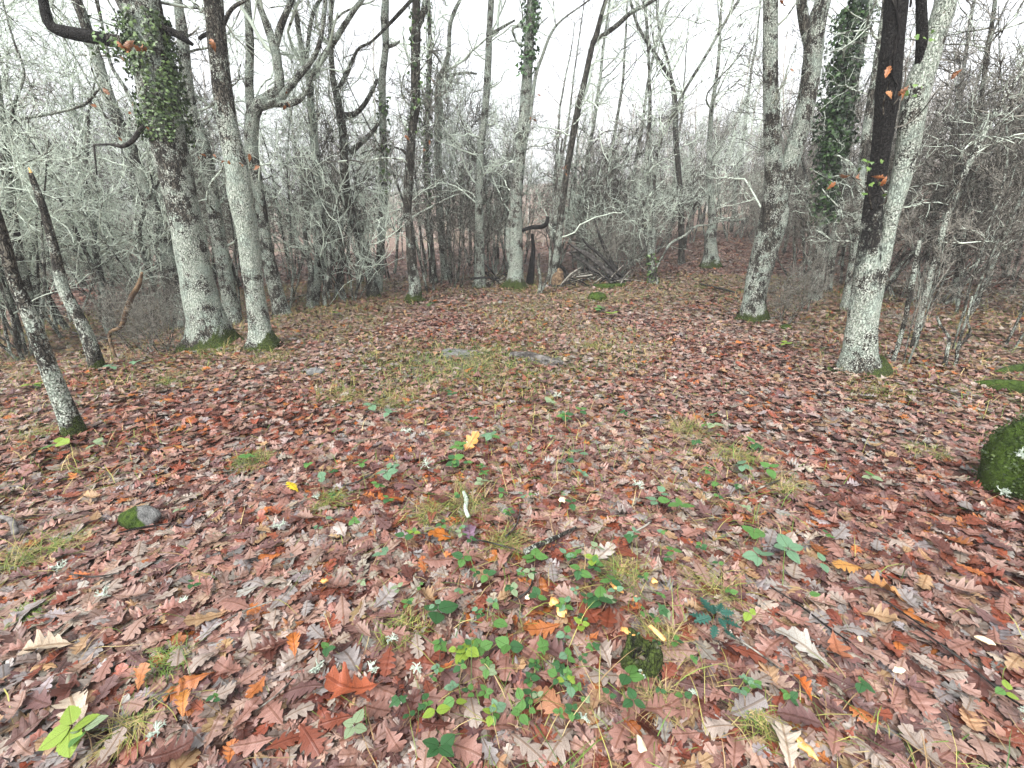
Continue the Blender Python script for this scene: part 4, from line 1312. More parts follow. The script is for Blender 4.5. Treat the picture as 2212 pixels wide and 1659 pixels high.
# the wood beyond, one mass of trunks and twigs up the slope
FAR = bpy.data.collections.new("far_wood_kinds")
for vi in range(6):
    g, tw = proto('thin_tree' if vi < 4 else 'young_oak', 900 + vi * 17)
    gg = Geo(); off = 0
    for s_ in (g, tw):
        for v_ in s_.V: gg.V.append(v_)
        for q_ in s_.Q: gg.Q.append(q_ + off)
        off += s_.n
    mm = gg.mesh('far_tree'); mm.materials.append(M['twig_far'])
    o = bpy.data.objects.new('far_tree', mm); FAR.objects.link(o)
pts = []
rf = np.random.default_rng(123)
while len(pts) < 560:
    px = rf.uniform(-250, 2460) if len(pts) < 250 else rf.uniform(1230, 2500)
    Y = 20 + 75 * rf.random() ** 1.5
    if Y < np.interp(px, ex, ey) + 7: continue
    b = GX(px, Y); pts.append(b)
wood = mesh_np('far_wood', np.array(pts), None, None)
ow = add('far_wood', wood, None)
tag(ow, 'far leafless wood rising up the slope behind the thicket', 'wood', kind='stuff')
ng = bpy.data.node_groups.new("far_wood", 'GeometryNodeTree')
ng.interface.new_socket("Geometry", in_out='INPUT', socket_type='NodeSocketGeometry')
ng.interface.new_socket("Geometry", in_out='OUTPUT', socket_type='NodeSocketGeometry')
gi_ = ng.nodes.new('NodeGroupInput'); go_ = ng.nodes.new('NodeGroupOutput')
ci = ng.nodes.new('GeometryNodeCollectionInfo'); ci.inputs['Collection'].default_value = FAR
ci.inputs['Separate Children'].default_value = True; ci.inputs['Reset Children'].default_value = True
ip = ng.nodes.new('GeometryNodeInstanceOnPoints'); ip.inputs['Pick Instance'].default_value = True
rv = ng.nodes.new('FunctionNodeRandomValue'); rv.data_type = 'FLOAT_VECTOR'
rv.inputs[0].default_value = (-0.06, -0.06, 0); rv.inputs[1].default_value = (0.06, 0.06, 6.28)
rs_ = ng.nodes.new('FunctionNodeRandomValue'); rs_.data_type = 'FLOAT'
rs_.inputs[2].default_value = 0.42; rs_.inputs[3].default_value = 0.75; rs_.inputs['Seed'].default_value = 5
ri = ng.nodes.new('FunctionNodeRandomValue'); ri.data_type = 'INT'
ri.inputs[4].default_value = 0; ri.inputs[5].default_value = 5; ri.inputs['Seed'].default_value = 9
L_ = ng.links.new
L_(gi_.outputs[0], ip.inputs['Points']); L_(ci.outputs[0], ip.inputs['Instance']); L_(rv.outputs[0], ip.inputs['Rotation'])
L_(rs_.outputs[1], ip.inputs['Scale']); L_(ri.outputs[2], ip.inputs['Instance Index']); L_(ip.outputs[0], go_.inputs[0])
md = ow.modifiers.new("trees", 'NODES'); md.node_group = ng
print('trees done')
# ------------------------------------------------------------------ stones, logs, stumps
def sphere_dirs(nu=40, nv=22):
    u = np.arange(nu) * 2 * math.pi / nu; v_ = np.linspace(0.02, math.pi - 0.02, nv)
    Uu, Vv = np.meshgrid(u, v_)
    D = np.stack([np.cos(Uu) * np.sin(Vv), np.sin(Uu) * np.sin(Vv), np.cos(Vv)], -1).reshape(-1, 3)
    idx = np.arange(nu * nv).reshape(nv, nu)
    Q = np.stack([idx[:-1], idx[1:], np.roll(idx[1:], -1, 1), np.roll(idx[:-1], -1, 1)], -1).reshape(-1, 4)
    return D, Q


def rock(seed, radii, facets=9, rough=0.06, nu=44, nv=26):
    r = np.random.default_rng(seed)
    D, Q = sphere_dirs(nu, nv)
    R = np.ones(len(D))
    if facets:
        for k in range(facets):
            n = nrm(r.normal(size=3)); d = r.uniform(0.66, 0.9)
            c = D @ n
            R = np.where(c > 1e-3, np.minimum(R, d / np.maximum(c, 1e-3)), R)
    nz = fbm(D[:, 0] * 2.5 + D[:, 2] * 1.7 + seed, D[:, 1] * 2.5 - D[:, 2] * 1.3, seed, 4) - 0.5
    nf = fbm(D[:, 0] * 9 + D[:, 2] * 6, D[:, 1] * 9 - D[:, 2] * 5 + seed, seed + 3, 3) - 0.5
    R = R * (1 + rough * 3 * nz + rough * 1.2 * nf)
    return D * R[:, None] * np.array(radii), Q, D


def put_rock(name, label, cat, px, py, width_px, aspect, seed, moss=None, mat='stone', facets=9, rough=0.06, sink=0.3, rotz=0.0):
    g0 = G(px, py)
    w = 0.5 * width_px * zcam(g0) / FPX
    Vv, Q, D = rock(seed, (w, w * aspect[0], w * aspect[1]), facets, rough)
    c, s = math.cos(rotz), math.sin(rotz)
    Vv = Vv @ np.array([[c, s, 0], [-s, c, 0], [0, 0, 1]])
    mk = np.zeros((len(Vv), 3))
    if moss is not None: mk[:, 1] = np.clip(0.5 + moss[3] + D @ np.array(moss[:3]), 0, 1)
    o = add(name, mesh_np(name, Vv, Q, None, {'mask': mk}), M[mat], None, (g0[0], g0[1] + w * aspect[0] * 0.5, g0[2] + w * aspect[1] * (1 - 2 * sink)))
    return tag(o, label, cat)


put_rock('mossy_stone', 'half-mossed stone, bare grey on top and green moss to its left', 'stone', 297, 1152, 92, (0.75, 0.72), 5, (-0.9, -0.5, -0.25, 0.22), sink=0.22)
put_rock('stone', 'small smooth dark grey stone half sunk in the litter', 'stone', 680, 812, 42, (0.7, 0.5), 11, None, facets=5, rough=0.03, sink=0.22)
put_rock('flat_stone', 'flat grey slab half buried left of the weathered log', 'stone', 985, 770, 110, (0.7, 0.16), 15, (0, 0, 0, -0.12), facets=6, rough=0.05, sink=0.40)
put_rock('moss_cushion', 'bright green moss cushion over a hump below the branch pile', 'moss', 1291, 651, 40, (0.8, 0.62), 19, (0, 0, 0, 1), facets=0, rough=0.14, sink=0.25)
o = put_rock('moss_mound', 'steep dark green moss mound at the right edge', 'moss', 2262, 1100, 180, (1.0, 1.45), 23, (0, 0, 0, 1), facets=6, rough=0.12, sink=0.25)
MV, MQ, MD = rock(23, (1, 1, 1), 4, 0.07)
rm_ = np.random.default_rng(4)
wv_ = np.array(o.data.vertices[0].co)
vv_ = np.zeros(len(o.data.vertices) * 3, np.float32); o.data.vertices.foreach_get('co', vv_); vv_ = vv_.reshape(-1, 3)
pk = rm_.integers(0, len(vv_), 9000)
ps_ = vv_[pk] + rm_.normal(size=(9000, 3)) * 0.02
gmz = Geo(); leaf_cards(gmz, rm_, ps_, MD[pk] * np.array([1, 1, 0.6]), 0.014, (0.014, 0.028, 0.005), (0.05, 0.08, 0.013), 0.7)
add('moss_fronds', gmz.mesh('moss_fronds', 'col', False), M['grass'], o)
put_rock('mossy_clod', 'small mossy clod beside the forked oak on the right', 'moss', 1700, 712, 26, (0.8, 0.6), 27, (0, 0, 0, 1), facets=0, rough=0.12)


def lying(name, label, cat, pp, mat, seed, lift=0.6, group=None, sides=9, rough=0.12, mask=None, step=0.04, z=0.0, sag=None):
    """a stick or log lying on the ground: photograph points + widths, each put on the ground it lies on"""
    pts, rad = [], []
    for i, (a, bq, w) in enumerate(pp):
        q = G(a, bq); rr = 0.5 * w * zcam(q) / FPX
        pts.append(q + np.array([0, 0, rr * lift + z + (sag[i] if sag else 0)])); rad.append(rr)
    v_, q_, t_, mk, _, _ = trunk_tube(pts, rad, seed, sides, step, 0, rough, mask, cap=True)
    # close the near end too
    o0 = pts[0]
    n0 = len(v_)
    v_ = np.concatenate([v_, [pts[0]]]); mk = np.concatenate([mk, mk[:1]])
    t2 = np.stack([np.roll(np.arange(sides), -1), np.arange(sides), np.full(sides, n0)], 1)
    me_ = mesh_np(name, v_ - o0, q_, np.concatenate([t_, t2]), {'mask': mk})
    o = add(name, me_, M[mat], None, o0)
    return tag(o, label, cat, group)


LG = lying('weathered_log', 'weathered grey log lying flat in mid clearing', 'log', [(1102, 772, 20), (1140, 776, 27), (1180, 784, 26), (1214, 792, 18)], 'dead_wood', 3, 0.35, sides=16, rough=0.3)
for k, pp in enumerate(([(1148, 784, 13), (1178, 792, 17), (1206, 798, 10)], [(1092, 792, 8), (1112, 788, 11), (1140, 786, 9)], [(1190, 776, 8), (1208, 782, 14), (1222, 794, 6)])):
    o = lying('split_piece', 'x', 'x', pp, 'dead_wood', 40 + k, 0.3, sides=12, rough=0.28)
    for key in ('label', 'category'): del o[key]
    m0 = o.location - LG.location; o.parent = LG; o.location = m0

mossm = std_mask(((0, 0.2), (9, 0.2)), 0, 1, 0)
lying('mossy_log', 'moss-covered log at the right edge, upper side bright green', 'log', [(2098, 836, 14), (2130, 842, 26), (2180, 850, 34), (2260, 866, 38), (2400, 890, 36)], 'moss', 51, 0.75, sides=14, rough=0.14)
lying('mossy_log', 'darker mossy log lying behind the bright mossy one', 'log', [(2140, 812, 10), (2190, 806, 22), (2300, 800, 26), (2420, 800, 24)], 'moss', 52, 0.7, sides=12, rough=0.14)
lying('mossy_log', 'short mossy log under the leaning branch pile', 'log', [(1283, 622, 10), (1310, 625, 15), (1346, 621, 12)], 'moss', 53, 0.7, sides=12, rough=0.15)
lying('pale_stick', 'pale lichened stick lying slanted in the foreground', 'stick', [(1133, 1213, 13), (1165, 1196, 12), (1200, 1180, 9), (1243, 1157, 6)], 'sapling_bark', 54, 0.9, rough=0.12, z=0.045)
lying('lichened_twig', 'short knobbly twig coated in white lichen among grass', 'twig', [(1002, 1080, 6), (1008, 1100, 9), (1006, 1118, 8), (1012, 1136, 8)], 'white_lichen', 55, 0.9, rough=0.3, z=0.05, step=0.01)
lying('dead_root', 'dark bent dead branch end at the left edge', 'branch', [(-14, 1132, 8), (20, 1138, 9), (36, 1148, 11), (44, 1172, 12)], 'dead_wood', 56, 0.9, z=0.05)
lying('pale_stick', 'bone-pale broken stick on the ground behind the far-left oaks', 'stick', [(160, 725, 5), (200, 735, 5), (236, 738, 6)], 'dead_wood', 57, 0.9, z=0.04)
TW = [
    ([(1020, 1185, 4), (1060, 1193, 4), (1115, 1208, 3)], 'dark'), ([(1092, 1180, 4), (1112, 1160, 4), (1121, 1135, 3), (1124, 1110, 3)], 'dark'),
    ([(1630, 1075, 3), (1655, 1065, 4), (1680, 1055, 3)], 'thin grey'), ([(740, 1068, 3), (775, 1058, 4), (802, 1046, 3)], 'dark'),
    ([(1905, 1320, 3), (1960, 1360, 4), (2010, 1395, 4)], 'dark'), ([(1960, 1370, 3), (2060, 1445, 5), (2150, 1520, 5), (2220, 1570, 4)], 'long dark'),
    ([(1660, 1290, 3), (1720, 1330, 4), (1790, 1385, 4), (1830, 1412, 3)], 'long dark'), ([(880, 1168, 3), (920, 1172, 4), (975, 1180, 3)], 'thin grey'),
    ([(1405, 1145, 4), (1385, 1160, 4), (1340, 1180, 3)], 'thin grey'), ([(262, 1172, 3), (310, 1160, 4), (375, 1150, 3)], 'dark'),
    ([(1560, 1385, 3), (1640, 1440, 4), (1690, 1480, 4)], 'thin brown'), ([(430, 1405, 3), (520, 1350, 4), (590, 1322, 3)], 'thin brown'),
    ([(1145, 1255, 4), (1150, 1275, 4), (1140, 1300, 5), (1110, 1320, 4)], 'bent dark'), ([(160, 1262, 3), (215, 1268, 4), (270, 1258, 3)], 'dark'),
    ([(2000, 840, 3), (2060, 862, 4), (2120, 870, 3)], 'thin brown'), ([(1510, 620, 4), (1545, 628, 5), (1590, 640, 4)], 'long dark'),
    ([(620, 655, 4), (680, 640, 4), (745, 632, 3)], 'thin grey'), ([(560, 1560, 3), (600, 1530, 3), (640, 1490, 3)], 'thin brown'),
]
items = []
for k, (pp, kd) in enumerate(TW):
    o = lying('fallen_twig', 'x', 'twig', pp, 'twig_dark' if 'dark' in kd else 'twig_brown', 60 + k, 0.9, sides=6, rough=0.2, z=0.055)
    items.append((o, kd + ' fallen twig', pp[1][0], pp[1][1], 'twig', 'fallen twigs on the litter'))
place_labels(items)


def standing(name, label, cat, pp, Y, mat, seed, group=None, sides=10, rough=0.12, dY=0.0, mask=None, root=True):
    pts, rad = stem_world(pp, Y, dY)
    b0 = np.array([pts[0][0], pts[0][1], float(terrain(pts[0][0], pts[0][1]))])
    if root: pts = [b0 + np.array([0, 0, -0.06])] + pts; rad = [rad[0]] + rad
    v_, q_, t_, mk, _, _ = trunk_tube(pts, rad, seed, sides, 0.05, 0, rough, mask, cap=True)
    o = add(name, mesh_np(name, v_ - b0, q_, t_, {'mask': mk}), M[mat], None, b0)
    return tag(o, label, cat, group)


standing('leaning_stick', 'bent bare tan stick leaning up among the left brush', 'stick', [(236, 724, 8), (262, 705, 11), (276, 665, 14), (285, 640, 13), (300, 615, 12), (307, 588, 6)], 5.5, 'tan_wood', 70, rough=0.2)
standing('broken_sapling', 'snapped lichened stem standing right of the hollow oak', 'stem', [(1952, 705, 12), (1965, 640, 13), (1976, 580, 14), (1986, 520, 9)], 5.0, 'sapling_bark', 71, rough=0.2)
standing('twisted_sapling', 'forked pale twisted stem in the right undergrowth', 'stem', [(2042, 785, 12), (2046, 755, 10), (2050, 730, 8), (2030, 700, 8), (2024, 684, 6)], 4.9, 'sapling_bark', 72, rough=0.2)
standing('twisted_sapling', 'thin pale bent stem farther right in the undergrowth', 'stem', [(2066, 780, 9), (2070, 752, 9), (2095, 720, 8), (2090, 690, 6), (2100, 640, 5)], 4.9, 'sapling_bark', 73, rough=0.2)
standing('pale_sapling', 'white slender stem leaning right in front of the branch pile', 'stem', [(1160, 648, 8), (1172, 622, 8), (1186, 590, 7), (1190, 540, 7), (1193, 470, 6), (1204, 380, 5), (1215, 300, 4)], 10.0, 'sapling_bark', 74, rough=0.1)
standing('pale_sapling', 'short white stem left of the broken stump', 'stem', [(1161, 640, 7), (1167, 610, 7), (1163, 575, 6), (1164, 548, 5)], 10.0, 'sapling_bark', 75, rough=0.1)
standing('pale_sapling', 'white stem pair left of the forked grey tree', 'stem', [(668, 640, 13), (672, 590, 12), (664, 540, 11), (655, 480, 7)], 8.9, 'sapling_bark', 76, rough=0.12)
standing('pale_sapling', 'short bright white stem right of the forked grey tree', 'stem', [(700, 636, 9), (708, 600, 9), (712, 560, 9), (709, 515, 8)], 9.0, 'sapling_bark', 77, rough=0.12)
items = []
for k, pp in enumerate(([(1346, 612, 11), (1310, 585, 11), (1280, 560, 9), (1250, 540, 7), (1226, 524, 4)], [(1352, 606, 8), (1325, 580, 8), (1295, 550, 7), (1270, 530, 5), (1258, 515, 3)],
                        [(1330, 616, 12), (1290, 590, 11), (1262, 565, 9), (1238, 553, 6)], [(1342, 612, 9), (1318, 560, 9), (1300, 520, 7), (1285, 480, 4)], [(1350, 610, 10), (1300, 572, 9), (1262, 545, 8), (1230, 545, 4)])):
    o = standing('leaning_branch', 'x', 'branch', pp, 11.4 + 0.08 * k, 'twig_dark' if k % 2 else 'dead_wood', 80 + k, rough=0.16, root=False)
    items.append((o, ('dark ' if k % 2 else 'grey ') + 'branch leaning over the brush pile', pp[2][0], pp[2][1], 'branch', 'branches of the leaning pile'))
place_labels(items, [('the broken brown stump', 1203, 605), ('the moss cushion', 1290, 640), ('the pale-boughed young oak', 1410, 630)])
SBASE = standing('broken_stump', 'broken brown stump with a torn pale side', 'stump', [(1203, 632, 30), (1203, 614, 26), (1205, 600, 26), (1209, 588, 15), (1206, 580, 6)], 10.9, 'tan_wood', 90, sides=16, rough=0.2)
o = standing('dark_foot', 'x', 'x', [(1201, 633, 40), (1202, 622, 37), (1202, 615, 35)], 10.9, 'twig_dark', 91, sides=16, rough=0.25)
for key in ('label', 'category'): del o[key]
m0 = o.location - SBASE.location; o.parent = SBASE; o.location = m0
standing('black_snag', 'black curved snag standing behind the broken stump', 'snag', [(1226, 612, 14), (1224, 595, 14), (1216, 580, 9), (1205, 570, 5)], 11.3, 'twig_dark', 92, rough=0.25)
standing('black_snag', 'dark mossy snag right of the ivy-topped pale trunk', 'snag', [(1142, 622, 20), (1146, 600, 15), (1149, 570, 11), (1152, 535, 9), (1150, 505, 5)], 11.2, 'twig_dark', 93, sides=14, rough=0.25)
items = []
rb = np.random.default_rng(404)
for k in range(46):
    a = rb.uniform(1045, 1128) if k < 16 else rb.uniform(1215, 1350); bq = rb.uniform(590, 618)
    w = rb.uniform(2, 4.5); L = rb.uniform(25, 75) * (1 if rb.random() < 0.5 else -1); dy = rb.uniform(-60, 14)
    pp = [(a - L / 2, bq - dy / 2 + 8, w), (a, bq + rb.normal(0, 3), w), (a + L / 2, bq + dy / 2, w * 0.6)]
    o = standing('brush_stick', 'x', 'branch', pp, 10.9 + rb.uniform(-0.2, 0.6), 'twig_dark' if rb.random() < 0.5 else 'twig_brown', 120 + k, sides=6, root=False)
    items.append((o, 'dead stick in the fallen brush', a, bq, 'branch', 'sticks of the fallen brush'))
place_labels(items, [('the ivy-topped pale trunk', 1112, 628), ('the broken brown stump', 1203, 605), ('the moss cushion', 1290, 640)])

# foreground stump, hollow and mossy
g0 = G(1390, 1478)
zc = zcam(g0); Rr = 0.5 * 84 * zc / FPX
ctr = np.array([g0[0], g0[1] + Rr * 0.9, g0[2]])
prof = [(-0.06, 1.18), (0.0, 1.12), (0.035, 1.0), (0.075, 0.94), (0.10, 0.92), (0.112, 0.82), (0.105, 0.62), (0.07, 0.46), (0.02, 0.36), (0.0, 0.02)]
ns = 30
aa = np.arange(ns) * 2 * math.pi / ns
Vs = []; Mk = []
for (zz, q) in prof:
    nz = 1 + 0.28 * (fbm(np.cos(aa) * 2 + 4, np.sin(aa) * 2 + zz * 14, 61, 3) - 0.5) * 2
    zt = zz + (0.03 * (vnoise(np.cos(aa) * 2.3, np.sin(aa) * 2.3, 8) - 0.5) * 2 if zz > 0.06 else 0)
    Vs.append(np.stack([np.cos(aa) * Rr * q * nz, np.sin(aa) * Rr * q * nz, np.zeros(ns) + zt], 1))
    Mk.append(np.tile([0.30, 0.62 if zz > 0.03 else 0.5, 0.45 if q < 0.7 else 0.3], (ns, 1)))
idx = np.arange(len(prof) * ns).reshape(-1, ns)
Qs = np.stack([idx[:-1], np.roll(idx[:-1], -1, 1), np.roll(idx[1:], -1, 1), idx[1:]], -1).reshape(-1, 4)
ST = tag(add('hollow_stump', mesh_np('hollow_stump', np.concatenate(Vs), Qs, None, {'mask': np.concatenate(Mk)}), M['bark'], None, ctr), 'mossy hollow stump sunk in the foreground litter', 'stump')
gf = Geo(); rr_ = np.random.default_rng(31)
for k in range(14):
    Vv, Q, D = rock(700 + k, (0.006, 0.004, 0.005), 0, 0.1, 8, 6)
    a = rr_.uniform(-2.3, -1.6); zz = rr_.uniform(0.03, 0.075)
    gf.add(Vv + np.array([math.cos(a) * Rr * 0.98, math.sin(a) * Rr * 1.0, zz]), Q)
add('fungus_crust', gf.mesh('fungus_crust'), M['white_lichen'], ST)


def chip(seed, L, w, t):
    r = np.random.default_rng(seed)
    n = 7
    V = []
    for i in range(n):
        f = i / (n - 1)
        e = 1 - 0.75 * abs(2 * f - 1) ** 2.2
        c = r.normal(0, 0.08, 2) * w
        for (sx, sz) in ((-1, -1), (1, -1), (1, 1), (-1, 1)):
            V.append([L * (f - 0.5) + r.normal(0, 0.04) * L, c[0] + sx * 0.5 * w * e * r.uniform(0.7, 1.2), c[1] * 0.3 + sz * 0.5 * t * e * r.uniform(0.6, 1.3)])
    Q = []
    for i in range(n - 1):
        for k in range(4):
            a, b_ = i * 4 + k, i * 4 + (k + 1) % 4
            Q.append([a, b_, b_ + 4, a + 4])
    Q.append([3, 2, 1, 0]); e = (n - 1) * 4; Q.append([e, e + 1, e + 2, e + 3])
    return np.array(V), np.array(Q)


CH = [
    (1329, 1290, 0.085, 0.045, 1.9, 'orange_wood', 'long torn orange wood splinter standing in bramble', 0.7), (1195, 1321, 0.045, 0.035, 0.3, 'orange_wood', 'small orange wood chip by the trefoil bramble', 0.2),
    (1213, 1342, 0.055, 0.045, 0.9, 'orange_wood', 'rounded orange wood chip nearer than its neighbour', 0.3), (1349, 1405, 0.065, 0.045, 2.2, 'orange_wood', 'dull orange chip on the left rim of the mossy stump', 0.6),
    (1414, 1410, 0.08, 0.055, 1.7, 'orange_wood', 'bright orange chip on the right rim of the mossy stump', 0.7), (1410, 1275, 0.03, 0.025, 0.4, 'orange_wood', 'tiny yellow chip above the mossy stump', 0.2),
    (1380, 1634, 0.05, 0.03, 1.2, 'pale_wood', 'pale splinter near the bottom edge below the stump', 0.4), (2114, 1405, 0.06, 0.02, -0.5, 'pale_wood', 'pale pointed splinter at the far right', 0.2),
    (1930, 1471, 0.05, 0.02, 0.1, 'pale_wood', 'cream chip lying on grey leaves at the lower right', 0.1), (1848, 1403, 0.025, 0.014, 1.4, 'pale_wood', 'very small cream chip left of the tan orange leaf', 0.1),
    (1725, 1636, 0.09, 0.03, 1.9, 'orange_wood', 'torn tan bark strip at the bottom right edge', 0.3), (1140, 1310, 0.03, 0.018, 0.8, 'pale_wood', 'tiny pale chip left of the orange chips', 0.2),
    (1214, 1096, 0.045, 0.035, 0.3, 'pale_wood', 'square pale chip in mid litter', 0.2), (1010, 968, 0.02, 0.016, 0.3, 'pale_wood', 'tiny pale chip beside the upright tan leaf', 0.2),
    (705, 675 + 600, 0.03, 0.02, 0.3, 'orange_wood', 'small orange chip left of the bramble by mid litter', 0.2),
]
for k, (a, bq, L, w, yw, mt, lab, tl) in enumerate(CH):
    V_, Q_ = chip(800 + k, L, w, 0.014)
    g0 = G(a, bq + 6)
    on = 0.115 if 'rim' in lab else 0.068
    o = tag(add('wood_chip', mesh_np('wood_chip', V_, Q_, smooth=False), M[mt], None, (g0[0], g0[1], float(terrain(g0[0], g0[1])) + on)), lab, 'wood chip', 'wood chips in the foreground')
    o.rotation_euler = (tl, tl * 0.4, yw)

# ------------------------------------------------------------------ white branching lichen tufts dropped from the trees
def lichen_mesh(seed, R):
    r = np.random.default_rng(seed)
    n = 9
    a = r.uniform(0, 6.28, n)
    d = np.stack([np.cos(a), np.sin(a), r.uniform(0.1, 0.6, n)], 1)
    K = 6
    Pt = np.zeros((n, K, 3))
    for k in range(1, K):
        d = nrm(d + r.normal(size=(n, 3)) * 0.22); Pt[:, k] = Pt[:, k - 1] + d * (R * 0.85 / (K - 1))
    Rd = np.ones((n, 1)) * np.linspace(0.0032, 0.0018, K)[None]
    g = Geo(); v_, q_ = tube_batch(Pt, Rd, 5); g.add(v_, q_)
    for (Pp, R_, sd) in grow(r, Pt, Rd, [dict(n=4, t=(0.3, 1.0), ang=(25, 60), len=(R * 0.2, R * 0.45), K=4, rr=0.9, rmin=0.0016, wig=0.2, trop=0.05, sides=4), dict(n=3, t=(0.3, 1.0), ang=(25, 60), len=(R * 0.08, R * 0.2), K=3, rr=0.9, rmin=0.0013, wig=0.2, trop=0.03, sides=3)]):
        v_, q_ = tube_batch(Pp, R_, sd); g.add(v_, q_)
    return g.mesh('lichen_tuft')


items = []
for k, (a, bq, wpx) in enumerate([(880, 948, 34), (922, 1022, 42), (608, 1160, 42), (140, 1252, 46), (232, 1312, 38), (850, 1410, 34), (805, 1475, 40), (904, 1472, 34), (1258, 1582, 34), (352, 1612, 50), (690, 1472, 46), (406, 1325, 22),
                              (1492, 1527, 24), (2204, 1580, 46), (1375, 1068, 40), (686, 1096, 22), (2155, 1085, 36), (1205, 870, 30), (1830, 905, 30)]):
    g0 = G(a, bq)
    R = 0.42 * wpx * zcam(g0) / FPX
    o = add('lichen_tuft', lichen_mesh(900 + k, R), M['white_lichen'], None, (g0[0], g0[1], float(terrain(g0[0], g0[1])) + 0.07))
    items.append((o, 'white branching lichen tuft', a, bq, 'lichen', 'lichen tufts dropped on the litter'))
place_labels(items)
g0 = np.array([o.location for o in bpy.data.objects if o.name == 'moss_mound'][0])
o = add('lichen_tuft', lichen_mesh(960, 0.05), M['white_lichen'], None, tuple(P(2200, 985, 2.1)))
tag(o, 'pale blue-green lichen clinging to the moss mound at the edge', 'lichen', 'lichen tufts dropped on the litter')

# ------------------------------------------------------------------ brambles, holly, ivy sprigs
def ovate(M_=9, w=0.36, serr=0.0, spin=0):
    t = np.linspace(0, 1, M_ + 1)
    hw = w * np.power(np.sin(math.pi * np.power(t, 0.8)), 0.8) * (1 - 0.25 * t)
    if spin: hw = hw * (0.45 + 0.75 * (np.arange(M_ + 1) % 2))
    hw[0] = 0.02; hw[-1] = 0.0
    if serr: hw = hw * (1 + serr * (np.arange(M_ + 1) % 2 - 0.5))
    mid = np.stack([0 * t, t, -0.10 * t * t + 0.06 * t], 1)
    lift = 0.05 * hw + (0.10 * (np.arange(M_ + 1) % 2) * hw if spin else 0)
    l = np.stack([-hw, t + 0.04, mid[:, 2] + lift], 1); rr = np.stack([hw, t + 0.04, mid[:, 2] + lift], 1)
    V = np.concatenate([mid, l, rr]); k = M_ + 1; i = np.arange(M_)
    Q = np.concatenate([np.stack([i, k + i, k + i + 1, i + 1], 1), np.stack([i, i + 1, 2 * k + i + 1, 2 * k + i], 1)])[:, ::-1]
    return V, Q, V[:, :2].copy()


GREENS = {'dark green': (0.026, 0.085, 0.026), 'mid green': (0.065, 0.155, 0.035), 'bluish green': (0.10, 0.19, 0.11), 'yellow green': (0.16, 0.24, 0.030), 'greyish green': (0.17, 0.23, 0.13)}
LEAFLET = {}
for nm, cc in GREENS.items():
    V_, Q_, U_ = ovate(11, 0.42, 0.10)
    me_ = mesh_np('leaflet', V_, Q_, None, {'col': np.tile(cc, (len(V_), 1))}, U_); me_.materials.append(M['green_leaf'])
    LEAFLET[nm] = me_
IVM = {}
for nm, cc in GREENS.items():
    me_ = mesh_np('ivy_leaf', IVV * np.array([1, 1, 1.0]) * 0.9, None, IVT, {'col': np.tile(cc, (len(IVV), 1))}, IVV[:, :2] * np.array([0.8, 1])); me_.materials.append(M['green_leaf'])
    IVM[nm] = me_
STEM = {}
for k in range(4):
    r_ = np.random.default_rng(60 + k)
    pts = np.array([[0, 0, -0.03], [0.008, 0.0, 0.02], [0.012, 0.012, 0.055], [0.01, 0.022, 0.085]]) + r_.normal(0, 0.004, (4, 3))
    p_, rd_ = resample(pts, [0.0022, 0.002, 0.0016, 0.0013], 0.02, n=7)
    v_, q_ = tube_batch(p_[None], rd_[None], 5)
    me_ = mesh_np('stem', v_, q_); me_.materials.append(M['tan_wood']); STEM[k] = (me_, p_[-1])


def sprig(px, py, col, n, wpx, kind='bramble', seed=0):
    r_ = np.random.default_rng(3000 + seed)
    g0 = G(px, py)
    L = 0.5 * wpx * zcam(g0) / FPX
    root = bpy.data.objects.new('bramble_sprig' if kind == 'bramble' else 'ivy_sprig', None); root.empty_display_size = 0.05
    COL.objects.link(root)
    root.location = (g0[0], g0[1], float(terrain(g0[0], g0[1])) + 0.02); root.rotation_euler = (0, 0, r_.uniform(0, 6.28))
    me_, top = STEM[int(r_.integers(0, 4))]
    add('stem', me_, None, root)
    a0 = r_.uniform(0, 6.28)
    for k in range(n):
        cn = col if r_.random() < 0.8 else ('mid green' if col != 'mid green' else 'dark green')
        o = add('leaflet' if kind == 'bramble' else 'leaf', (LEAFLET if kind == 'bramble' else IVM)[cn], None, root)
        ang = a0 + (k * (2.15 if n == 3 else 6.283 / n * 1.0)) + r_.normal(0, 0.2)
        o.location = (top[0] + 0.004 * math.cos(ang), top[1] + 0.004 * math.sin(ang), top[2] - 0.006 * (k % 3) - (0.012 * (k // 3)))
        o.rotation_euler = (r_.uniform(-0.35, 0.35), r_.uniform(-0.35, 0.35), ang)
        o.scale = (L * r_.uniform(0.8, 1.15),) * 3
    return root


